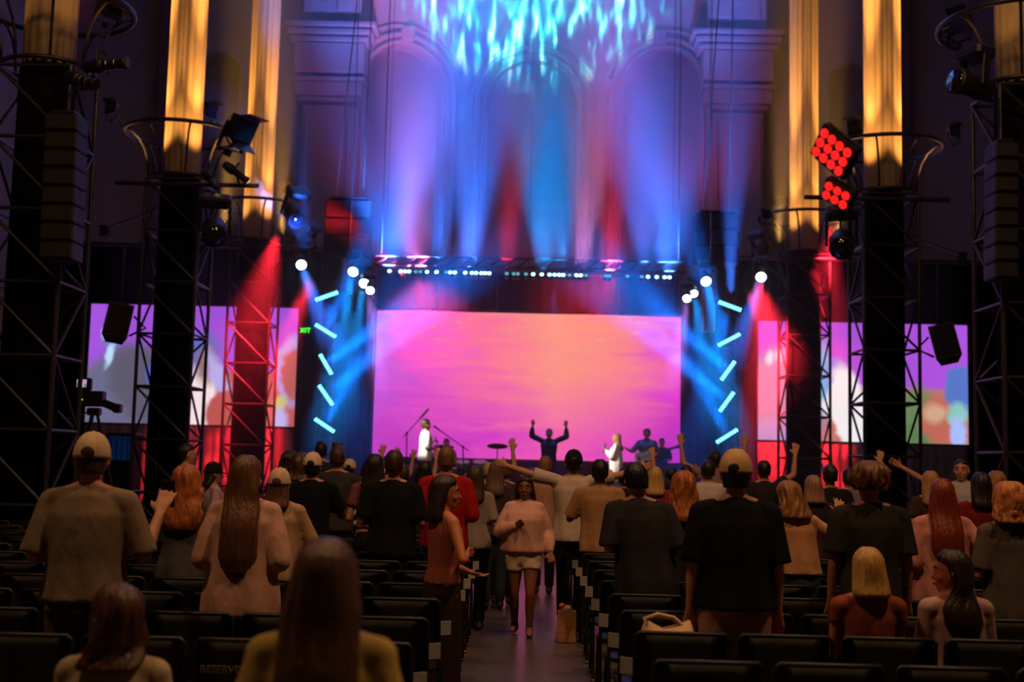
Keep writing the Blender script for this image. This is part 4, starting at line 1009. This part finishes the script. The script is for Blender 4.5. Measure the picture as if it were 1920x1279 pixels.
aud('woman with long dark hair and a cropped pink top', 703, 852, 12.0, arms=('bent', 'bent'), fem=True, top=T((120, 72, 76), .6, 1.04, .02, n='cropped_top'), bottom=B(BLK), hair=HR(DK, 'straight', .30))
aud('balding man in a red collared shirt', 838, 838, 12.1, arms=('bent', 'bent'), top=T((168, 18, 26), 1.8, .84, .03, collar=1), bottom=B(BLK), hair=HR((120, 84, 60), v=.93), fat=1.08, fine=True)
aud('woman with bare shoulder and long dark skirt standing in the aisle', 853, 893, 8.23, sn=False, faces=-62, arms=('frontlow', 'fold'), fem=True, legs='stand', top=T((170, 92, 78), strap=1, hem=.98, ease=.010, n='camisole'), bottom=B((56, 36, 34), 'long_skirt'), hair=HR((44, 30, 24), 'straight', .16), fine=True, face=True, head=(-18, 0), sk=(206, 128, 88), shoes=(40, 30, 30), xoff=-.06)
run_, rj, rh, rk, rr = aud('woman in a pink sweatshirt and white shorts running up the aisle', 985, 888, 12.4, sn=False, faces=176, legs='run', arms=('runb', 'run'), fem=True, top=T((226, 172, 160), 1.9, .93, .055, n='sweatshirt', loose=1), bottom=B((222, 196, 180), 'shorts', l=.40), hair=HR((40, 28, 24), 'straight', .14, v=1.05), fine=True, face=True, sk=(140, 84, 60), shoes=(150, 100, 80), fat=1.12)
aud('man in a white tee and dark cap with arms spread wide', 1076, 845, 13.4, arms=('spread', 'spread'), top=T((206, 184, 172), .85, .84, .03), bottom=B(BLK), hair=HR(DK), cap=dict(c=(30, 28, 32)), fine=True)
aud('man with black hair in a tan short-sleeved shirt', 1125, 862, 12.3, arms=('clap', 'bent'), top=T((176, 132, 96), .9, .84, .026), bottom=B(BLK), hair=HR((24, 20, 20)), sk=(120, 78, 56), fine=True)
aud('man in a dark slate shirt leaning beside the aisle', 1190, 868, 8.5, arms=('bent', 'bent'), top=T((46, 43, 50), .95, .80, .035), bottom=B(BLK), hair=HR((26, 22, 22), v=1.05), lean=(-.12, .05), fat=1.12, fine=True)
aud('woman with straight blonde hair and a red top', 1228, 876, 14.0, arms=('bent', 'bent'), fem=True, top=T((160, 40, 48), .6), bottom=B(BLK), hair=HR(BLD, 'straight', .16))
aud('woman with wavy ginger hair over a black top', 1282, 884, 9.6, arms=('bent', 'bent'), fem=True, top=T((44, 38, 40), 1.5, .82, .035, loose=1), bottom=B(JEAN), hair=HR((170, 96, 44), 'wavy', .24), fine=True)
aud('tall man in a black tee, tan cap and pale trousers', 1380, 846, 7.1, arms=('down', 'down'), top=T((12, 12, 13), .95, .90, .035), bottom=B((176, 130, 108), ease=.022), hair=HR(DK), cap=dict(c=(212, 172, 128)), fine=True, fat=1.12, head=(-14, 0))
aud('woman in a cropped tan tee with elbow out and wavy light brown hair', 1474, 903, 9.4, arms=('hip', 'half'), fem=True, top=T((216, 158, 114), .9, .98, .035, loose=1), bottom=B(JEAN), hair=HR((150, 104, 60), 'wavy', .14, v=1.05), lean=(-.10, .0), head=(25, -12), fine=True)
aud('woman with shoulder-length ash brown hair beside the far truss tower', 1525, 892, 12.0, arms=('bent', 'bent'), fem=True, top=T((52, 44, 46), 1.4), bottom=B(BLK), hair=HR((150, 110, 84), 'straight', .12))
aud('man with a mop of curly hair in a charcoal tee', 1630, 867, 7.9, arms=('down', 'down'), top=T((46, 44, 40), .85, .80, .032), bottom=B(BLK), hair=HR((110, 68, 44), 'afro', v=1.14), fine=True, sk=(190, 122, 96))
aud('woman with long red hair and a loose pink shirt', 1766, 899, 8.5, arms=('bent', 'hip'), fem=True, top=T((208, 138, 132), 1.4, .84, .045, loose=1), bottom=B((120, 84, 70)), hair=HR((128, 48, 26), 'straight', .44, spread=1.2), fine=True, head=(-10, 0))
aud('woman with curly strawberry blonde hair and a grey tee', 1893, 905, 7.9, arms=('bent', 'bent'), fem=True, top=T((92, 84, 76), .9, .84, .03, loose=1), bottom=B((110, 90, 70)), hair=HR((196, 120, 66), 'curly', .10), fine=True)
person('woman with long straight dark hair and a pale yellow top walking ahead', 612, 1008, 3.15, arms=('bent', 'bent'), fem=True, top=T((196, 168, 92), 1.5, .84, .03), bottom=B(BLK), hair=HR((92, 64, 44), 'straight', .42, v=1.06, spread=1.2), fine=True, legs='walk')
# seated
bl_, *_ = person('blonde woman with a straight bob sitting in a bare-shouldered rust top', 1627, 1060, 6.52, seat=.55, legs='sit', arms=('frontlow', 'frontlow'), fem=True, top=T((150, 74, 52), .3, .86, .012), bottom=B(BLK), hair=HR((222, 160, 88), 'straight', .10), fine=True, sk=(206, 126, 92))
person('dark long-haired woman sitting and turning to the blonde woman beside her', 1800, 1066, 6.56, lean=(-.06, 0), seat=.55, legs='sit', arms=('frontlow', 'frontlow'), fem=True, top=T((196, 156, 150), .8, .86, .02), bottom=B(JEAN), hair=HR((40, 26, 22), 'straight', .30), head=(64, 0), fine=True, face=True, sk=(200, 118, 88), faces=4)
person('seated woman with brown hair and a pale beige wrap at the row end', 218, 1172, 4.15, seat=.55, legs='sit', arms=('frontlow', 'frontlow'), fem=True, top=T((190, 170, 138), 1.8, .86, .04), bottom=B(BLK), hair=HR((84, 54, 36), 'wavy', .14), head=(40, 8), fine=True)
for lab_, px_ in (('black chair under the seated woman in the beige wrap', 218),):
    c = copy_tree(CP); c.location = (P(px_, 1172, 4.15).x, 3.86, 0); tag(c, lab_, 'chair'); del c['group']
    for ch in list(c.children):
        if ch.name.startswith('row_tag'): bpy.data.objects.remove(ch)
# farther people
far = [
 ('person with glasses and white shirt turned sideways before the red-lit drape', 352, 833, 15.57, dict(sn=False, faces=-70, top=T((210, 196, 190), .9), hair=HR((24, 20, 20), v=1.1))),
 ('woman in a tee tinted with violet light and dark cap turned sideways', 402, 868, 13.73, dict(sn=False, faces=-60, fem=True, top=T((186, 150, 170), .8), hair=HR(DK, 'straight', .10), cap=dict(c=(24, 22, 26)), arms=('bent', 'bent'))),  # violet stage light is mixed into the tee colour
 ('person with dark curly hair near the pale cap', 545, 846, 14.6, dict(top=T((40, 36, 40)), hair=HR((40, 28, 24), 'curly', .05))),
 ('person with brown hair looking down beside the white cap', 566, 850, 12.4, dict(fem=True, top=T((90, 70, 60)), hair=HR(BR, 'wavy', .12))),
 ('short-haired person in a navy tee near the stage', 603, 828, 18.0, dict(top=T((40, 42, 56)), hair=HR(DK))),
 ('man with tall brushed-up hair and a grey tee', 634, 838, 13.8, dict(top=T((58, 54, 58), .85), hair=HR((70, 46, 32), tuft=1), arms=('bent', 'half'))),
 ('person in a pale knit cap with one hand raised', 656, 862, 16.6, dict(top=T((190, 160, 150), .6), hair=HR(DK), cap=dict(c=(224, 200, 180)), arms=('bent', 'raise'), fine=True)),
 ('person with one arm stretched up behind the dark-haired woman', 690, 866, 17.4, dict(fem=True, top=T((70, 60, 80), .5), hair=HR(DK, 'straight', .2), arms=('down', 'raise'), fine=True)),
 ('person with cropped hair and a raised forearm near the pink video wall', 722, 868, 18.6, dict(top=T((60, 50, 66), .5), hair=HR(DK), arms=('down', 'raise'), fine=True)),
 ('dark-haired person raising a hand between black shirt and red shirt', 757, 872, 15.6, dict(top=T((50, 42, 50), .5), hair=HR(BR), arms=('down', 'raise'), fine=True)),
 ('woman with long black hair next to the red shirt', 797, 866, 14.2, dict(fem=True, top=T((40, 34, 40)), hair=HR((28, 22, 22), 'straight', .25))),
 ('woman with long brown hair in a flowered shirt', 891, 875, 13.2, dict(fem=True, top=T((150, 134, 130), .9), hair=HR((66, 46, 36), 'straight', .22), arms=('bent', 'bent'))),
 ('blond person in a pale grey tee', 917, 868, 16.8, dict(top=T((140, 134, 136), .8), hair=HR((190, 160, 120)))),
 ('woman with long ash hair in a dark top by the aisle', 938, 866, 14.8, dict(fem=True, top=T((70, 58, 60), .8), hair=HR((104, 78, 66), 'straight', .24), xoff=-.05)),
 ('person with tied-up reddish hair behind the running woman', 965, 866, 15.2, dict(fem=True, top=T((60, 50, 54), .8), hair=HR((120, 66, 44), bun=1), xoff=-.12)),
 ('person with sandy hair and raised elbow beside the white tee', 1022, 856, 16.5, dict(top=T((190, 140, 120), .5), hair=HR((150, 100, 64)), arms=('raise', 'bent'), fine=True)),
 ('dark-haired person in dark clothes behind the slate shirt', 1172, 878, 15.0, dict(top=T((34, 32, 40)), hair=HR((22, 20, 22), v=1.1))),
 ('dark-haired person behind the straight blonde hair', 1258, 876, 17.0, dict(top=T((40, 34, 40)), hair=HR((28, 22, 22)))),
 ('person raising one arm at the edge of the video wall', 1286, 872, 16.2, dict(top=T((60, 44, 60), .5), hair=HR((26, 22, 24)), arms=('raise', 'down'), fine=True)),
 ('person in a white tee with dark hair near the stage edge', 1327, 864, 14.8, dict(top=T((206, 190, 190), .9), hair=HR((34, 26, 26), v=1.05), arms=('bent', 'half'))),
 ('person with dark hair and both arms raised near the light mast', 1340, 846, 18.2, dict(top=T((150, 120, 130), .5), hair=HR((40, 30, 28)), arms=('raise', 'raise'), fine=True)),
 ('dark-haired person with hand raised toward the far truss tower', 1432, 864, 16.0, dict(top=T((44, 38, 44), .5), hair=HR((26, 22, 22)), arms=('down', 'raise'), fine=True)),
 ('person in black with short hair under the far truss tower', 1556, 872, 14.4, dict(top=T((30, 28, 30)), hair=HR((26, 22, 22)))),
 ('person in a grey shirt with an arm raised beside the curly mop', 1592, 878, 15.3, dict(top=T((120, 110, 130), .9), hair=HR((50, 36, 30)), arms=('down', 'raise'), fine=True)),
 ('person in a pale shirt pointing one arm high and out', 1803, 861, 15.3, dict(faces=150, top=T((172, 166, 166), .8), hair=HR((40, 28, 26)), arms=('bent', 'point'), fine=True, face=True)),
 ('woman with long blonde hair in the shadow of the middle tower', 1744, 884, 13.5, dict(fem=True, top=T((60, 48, 44)), hair=HR((170, 126, 72), 'straight', .2))),
 ('woman with dark hair in a maroon shirt', 1838, 886, 11.6, dict(fem=True, top=T((120, 26, 32), 1.2), hair=HR((30, 22, 22), 'straight', .16))),
 ('woman with light brown hair past the maroon shirt', 1868, 884, 13.4, dict(fem=True, top=T((50, 42, 40)), hair=HR((150, 104, 60), 'wavy', .14))),
]
for lab_, px_, py_, d_, kw in far:
    kw.setdefault('arms', ('bent', 'bent')); kw.setdefault('bottom', B(JEAN if random.random() < .5 else BLK))
    aud(lab_, px_, py_, d_, **kw)

# ================================================================== BAND ON STAGE
GZ = STZ
def strings_instrument(label, name, loc, R, col, scale=1.0, acoustic=False):
    t = thing(name, label, 'guitar', loc); t.rotation_mode = 'QUATERNION'; t.rotation_quaternion = R.to_quaternion(); k = scale
    def outline(q=1.0):
        pts = []
        for i in range(36):
            a = 2*PI*i/36; r = .155+.045*math.cos(2*a)-.02*math.cos(4*a)
            if math.cos(a) > 0: r *= .93
            if not acoustic: r *= 1+.10*math.cos(3*a+.6)
            pts.append((math.cos(a)*r*1.15*k*q, math.sin(a)*r*.98*k*q))
        return pts
    dp = .10 if acoustic else .045
    MB().loft([[Vector((x, y, z*k)) for x, y in outline(q)] for z, q in ((-dp/2, .96), (-dp/2+.008, 1), (dp/2-.008, 1), (dp/2, .96))]).build('body', mat('guitar_%d_%d_%d' % col, col, .25), t)
    MB().bbox((.42*k, 0, dp/2*k), (.56*k, .05*k, .022*k), .006).build('neck', mat('guitar_neck', (92, 58, 36), .4), t)
    MB().bbox((.77*k, 0, dp/2*k-.01), (.17*k, .075*k, .018*k), .01).build('headstock', mat('guitar_head', (40, 30, 26), .4), t)
    MB().bbox((-.11*k, 0, dp/2*k+.008), (.03*k, .10*k, .016*k), .004).build('bridge', BLACK, t)
    for j in range(6): rod('string', (-.11*k, (-.02+.008*j)*k, dp/2*k+.018), (.72*k, (-.017+.007*j)*k, dp/2*k+.018), .0012, CHROME, t)
    return t
def axes(x, z):
    x = Vector(x).normalized(); z = Vector(z); z = (z-x*z.dot(x)).normalized(); y = z.cross(x)
    return Matrix((x, y, z)).transposed()
sing, sj, shd, sk_, sr = person('singer in a white jacket and brown hair playing guitar at the microphone', 799, 786, 27.0, z0=GZ, faces=-72, arms=('fret', 'strum'), top=T((232, 224, 214), 1.9, .82, .03, n='jacket'), bottom=B((44, 52, 84)), hair=HR((92, 62, 42), v=1.08), fine=True, face=True)
c = Vector(sing.location)+sr @ Vector((.0, .265, 1.02)); strings_instrument('acoustic guitar held by the white jacket singer', 'acoustic_guitar', c, axes(sr @ Vector((-.8, .1, .35)), sr @ Vector((0, 1, .1))), (150, 96, 50), 1.0, True)
raised, *_ = person('singer in a dark sweater with both arms raised at stage centre', 1030, 804, 28.2, z0=GZ, faces=178, arms=(((.8, .1, .35), (-.05, .1, 1)), ((.8, .1, .35), (-.05, .1, 1))), top=T((62, 60, 64), 1.8, .84, .03, n='sweater'), bottom=B((50, 50, 70)), hair=HR((52, 40, 36)), face=True, fine=True)
ws, wj_, wh, wk, wr = person('singer in a long white robe and long hair holding a microphone', 1156, 813, 27.2, z0=GZ, faces=78, arms=('mic', 'mic'), fem=True, top=T((244, 226, 214), 1.9, .50, .05, n='robe', loose=1), bottom=B((180, 180, 210), 'long_skirt'), hair=HR((150, 104, 66), 'straight', .26), face=True, fine=True)
m_ = thing('hand_microphone', 'small black microphone in the hands of the white robed singer', 'microphone', (wh[-1]+wh[1])/2); aim(m_, wr @ Vector((0, -.2, .8)))
MB().tube([(0, -.10, 0), (0, .06, 0)], [.012, .018], 10).build('handle', BLACKP, m_, True); MB().ell((0, .085, 0), (.027, .03, .027), 12, 8).build('grille', CHROME, m_, True)
bs, bj, bh, bk, br_ = person('bass player in a grey shirt near the edge of the video wall', 1213, 804, 28.6, z0=GZ, faces=168, arms=('strum', 'fret'), top=T((104, 102, 104), .9, .84, .028), bottom=B(BLK), hair=HR((42, 36, 34), v=1.12), face=True, fine=True)
c = Vector(bs.location)+br_ @ Vector((.02, .27, 1.02)); strings_instrument('pale blue-lit electric bass held by the bass player', 'bass_guitar', c, axes(br_ @ Vector((-.92, .1, .30)), br_ @ Vector((0, 1, .1))), (222, 222, 220), 1.15)
person('dark figure behind the bass player rimmed in red', 1241, 822, 29.6, z0=GZ, faces=170, arms=('bent', 'bent'), top=T((60, 40, 56), .9), bottom=B(BLK), hair=HR((44, 34, 40)))
drm, *_ = person('drummer seated behind the drum kit in a plain tee', 837, 826, 30.0, z0=GZ, seat=.58, faces=172, legs='sit', arms=('bent', 'half'), top=T((150, 120, 122), .9), bottom=B(BLK), hair=HR((52, 40, 36)))
def stand(label, base, top_, tip, with_mic=True):
    t = thing('microphone_stand' if with_mic else 'boom_stand', label, 'stand', base); q = Vector(top_)-Vector(base); e = Vector(tip)-Vector(base)
    rod('pole', (0, 0, .06), q, .014, BLACK, t)
    for i in range(3):
        a = 2*PI*i/3+.4; rod('leg', (0, 0, .22), (.28*math.cos(a), .28*math.sin(a), .014), .011, BLACK, t)
    rod('boom', q-(e-q)*.25, e, .011, BLACK, t); MB().ell(q, (.03, .03, .03), 8, 6).build('boom_clutch', BLACKP, t)
    if with_mic:
        d_ = (e-q).normalized(); MB().tube([e-d_*.02, e+d_*.14], [.013, .02], 10).build('microphone', BLACKP, t, True); MB().ell(e+d_*.165, (.028,)*3, 10, 8).build('mic_grille', CHROME, t, True)
    else:
        d_ = (e-q).normalized(); MB().bbox(e+d_*.1, (.05, .05, .3), .015, d_.to_track_quat('Z', 'Y').to_matrix()).build('condenser_microphone', mat('silver_mic', (160, 160, 164), .3, .6), t)
def fl(px, d): q = P(px, 860, d); return (q.x, d, GZ)
stand('boom microphone stand in front of the white jacket singer', fl(873, 27.0), P(868, 838, 27.0), P(826, 808, 27.0))
stand('tall overhead boom stand beside the white jacket singer', fl(763, 27.8), P(763, 812, 27.8), P(790, 782, 27.8), False)
# drum kit
t = thing('drum_kit', 'drum kit with cymbals behind the boom microphone stand', 'drum kit', (P(884, 860, 28.9).x, 28.9, GZ))
DRM, HEAD, CYM = mat('drum_shell_grey', (104, 106, 110), .25, .2), mat('drum_head', (190, 200, 205), .5), mat('cymbal_bronze', (180, 150, 90), .25, .8)
def drum(c, r, h, ax):
    ax = Vector(ax).normalized(); a, b_ = Vector(c)-ax*h/2, Vector(c)+ax*h/2
    s = MB().cyl(a, b_, r, None, 24).build('drum', DRM, t, True)
    MB().cyl(b_, b_+ax*.008, r*.97, None, 24).build('drum_head', HEAD, s); MB().tube([b_+(ax.orthogonal().normalized()*math.cos(2*PI*i/24)+ax.cross(ax.orthogonal().normalized())*math.sin(2*PI*i/24))*r*1.01 for i in range(24)], .012, 6, closed=True).build('hoop', CHROME, s, True)
drum((0, 0, .30), .28, .4, (0, -1, 0)); drum((-.2, .05, .72), .15, .2, (0, -.35, 1)); drum((.2, .05, .72), .16, .22, (0, -.35, 1)); drum((.55, .35, .42), .2, .4, (0, 0, 1)); drum((-.5, .35, .58), .18, .15, (0, -.1, 1))
for x, y, z, r in ((-.65, .1, 1.15, .23), (.6, .05, 1.2, .25), (-.85, .4, .9, .18)):
    rod('cymbal_stand', (x, y, 0), (x, y, z), .014, CHROME, t)
    for i in range(3): rod('stand_leg', (x, y, .3), (x+.2*math.cos(2.1*i), y+.2*math.sin(2.1*i), .01), .01, CHROME, t)
    MB().loft([[Vector((x+math.cos(2*PI*j/24)*q*r, y+math.sin(2*PI*j/24)*q*r, z+h_-.25*math.sin(2*PI*j/24)*q*r)) for j in range(24)] for q, h_ in ((1, 0), (.3, .02), (.2, .04), (.05, .05))]).build('cymbal', CYM, t, True)
q = thing('drum_stool', 'round dark stool under the drummer', 'stool', (drm.location.x, drm.location.y, GZ)); MB().cyl((0, 0, .40), (0, 0, .47), .17, .16, 20).build('seat', BLACKP, q, True); rod('post', (0, 0, .05), (0, 0, .4), .02, CHROME, q)
for i in range(3): rod('leg', (0, 0, .2), (.22*math.cos(2.1*i+1), .22*math.sin(2.1*i+1), .012), .012, CHROME, q)
# stage monitors and amplifier boxes
for px_, d_, lab_ in ((780, 29.6, 'black amplifier cabinet behind the white jacket singer'), (1000, 29.9, 'black amplifier cabinet behind the raised-arm singer'), (1268, 30.4, 'dark amplifier cabinet beside the bass player')):
    q = thing('amplifier', lab_, 'amplifier', (P(px_, 860, d_).x, d_, GZ)); MB().bbox((0, .15, .36), (.66, .32, .70), .03).build('cabinet', BLACKP, q); MB().bbox((0, -.015, .30), (.58, .02, .5), .01).build('grille', GRILLE, q)
    MB().bbox((0, -.015, .64), (.58, .02, .10), .005).build('control_panel', CHROME, q)
# ================================================================== SMALL THINGS
# phone in the raised hand of the man in the cap
ph_ = thing('phone', 'phone with a pale lit screen edge in the hand of the capped man', 'phone', mh[1]+Vector((0, .048, .035))); ph_.rotation_euler = (.25, 0, .2)
MB().bbox((0, 0, 0), (.076, .009, .152), .004).build('body', BLACKP, ph_); MB().box((0, .006, 0), (.068, .002, .142)).build('screen', emit('phone_screen', (190, 180, 185), .5), ph_); MB().bbox((.018, -.006, .05), (.022, .004, .04), .002).build('camera_bump', BLACKP, ph_)
# paper bag on the floor
q = thing('paper_bag', 'tan paper bag with tissue standing on the floor by the aisle chairs', 'bag', (.44, 12.05, 0)); PB = mat('kraft_paper', (176, 124, 84), .85, 0, .15, 14, .3, 30)
MB().loft([[Vector((x*a, y*b_, z)) for x, y in ((-1, -1), (0, -1), (1, -1), (1, 0), (1, 1), (0, 1), (-1, 1), (-1, 0))] for z, a, b_ in ((0, .075, .05), (.01, .085, .06), (.18, .09, .064), (.30, .088, .066), (.30, .080, .058), (.05, .078, .054))]).build('bag_body', PB, q)
MB().ell((-.01, 0, .31), (.06, .04, .045), 8, 6).build('tissue', mat('tissue_paper', (222, 186, 150), .9, 0, .1, 20, .4, 30), q); MB().ell((-.05, -.02, .35), (.03, .025, .025), 8, 6).build('pink_tissue', mat('pink_tissue', (230, 90, 100), .8), q)
MB().tube([(-.04, -.06, .29), (-.035, -.06, .36), (.035, -.06, .36), (.04, -.06, .29)], .005, 6).build('handle', PB, q)
# cream bag on a chair
cx_ = P(1252, 1178, 6.55).x; q = thing('tote_bag', 'cream cloth bag poking over the back of a black chair', 'bag', (cx_, 6.56, .455)); CB = mat('cream_canvas', (222, 186, 140), .9, 0, .15, 15, .3, 30)
MB().loft([[Vector((math.cos(2*PI*j/20)*a, math.sin(2*PI*j/20)*b_, z+.03*math.sin(2*PI*j/20*2+1)*(z > .3))) for j in range(20)] for z, a, b_ in ((0, .12, .08), (.06, .15, .10), (.25, .15, .09), (.36, .14, .07), (.42, .12, .03))]).build('bag_body', CB, q, True)
MB().tube([(-.09, -.02, .38), (-.12, -.01, .455), (-.05, 0, .475), (.03, 0, .46), (.10, .01, .40)], .013, 8, True).build('strap', CB, q, True)
# white trainers left on the floor
q = thing('white_shoe', 'single white shoe on the floor under the chairs', 'shoe', (P(1367, 1250, 7.0).x, 7.7, 0)); MB().tube([(0, -.08, .045), (0, .03, .045), (0, .12, .04), (0, .17, .03)], [.042, .042, .036, .024], 12, True).build('upper', mat('white_leather', (210, 200, 190), .6), q, True); MB().bbox((0, .05, .012), (.08, .28, .024), .01).build('sole', mat('rubber_sole', (190, 180, 170), .8), q)
# video camera on its tall tripod
vd = 19.0; vp = P(178, 748, vd)
q = thing('video_camera', 'broadcast video camera with a glowing viewfinder on a tall tripod', 'camera', (vp.x, vd, 0)); zc = vp.z
MB().bbox((-.02, 0, zc), (.34, .2, .24), .02).build('camera_body', BLACKP, q)
MB().tube([(.14, 0, zc-.06), (.30, 0, zc-.12), (.38, 0, zc-.15)], [.06, .065, .075], 14).build('lens', BLACKP, q, True); MB().bbox((.36, 0, zc-.14), (.12, .17, .14), .02).build('lens_hood', BLACK, q)
vf = MB().bbox((-.16, -.06, zc+.22), (.24, .1, .2), .02).build('viewfinder', BLACKP, q); MB().box((-.18, -.113, zc+.23), (.15, .004, .12)).build('viewfinder_screen', layers_material('viewfinder_picture', (190, 150, 200), (120, 120, 140), [(.5, .3, .2, .4, 0, .2, (240, 235, 240)), (.2, .5, .1, .3, 0, .3, (70, 70, 100))]), vf)
MB().box((-.17, -.105, zc-.02), (.035, .006, .012)).build('tally_light', emit('green_tally', (120, 255, 40), 2.0), q)
MB().bbox((0, 0, zc-.2), (.2, .16, .12), .02).build('tripod_head', BLACK, q); rod('pan_bar', (-.05, -.05, zc-.2), (-.35, -.25, zc-.35), .015, BLACK, q)
for i in range(3):
    a = 2*PI*i/3+.5; rod('tripod_leg', (.05*math.cos(a), .05*math.sin(a), zc-.24), (.6*math.cos(a), .6*math.sin(a), .02), .025, BLACK, q)
# equipment rack glowing blue behind the drape line
q = thing('equipment_rack', 'dark equipment rack with a blue lit window beyond the capped man', 'rack', (P(224, 835, 26.0).x, 26.0, 0))
zr = P(224, 812, 26.0).z; MB().bbox((0, .3, zr/2), (.62, .6, zr), .02).build('rack_case', BLACKP, q); MB().box((.0, -.006, zr-.32), (.46, .01, .5)).build('blue_display', emit('blue_rack_glow', (20, 60, 130), .16), q)
for dx in (-.18, -.06, .06, .18): MB().box((dx, -.014, zr-.32), (.02, .01, .46)).build('rack_bar', BLACK, q)
finish_remesh()
for o in [o for o in COL.objects if o.type == 'FONT']:                # lettering as plain meshes
    me = bpy.data.meshes.new_from_object(o.evaluated_get(bpy.context.evaluated_depsgraph_get())); par_ = o.parent
    n = obj(o.name, me, par_, o.location); n.rotation_euler = o.rotation_euler; nm = o.name; bpy.data.objects.remove(o); n.name = nm
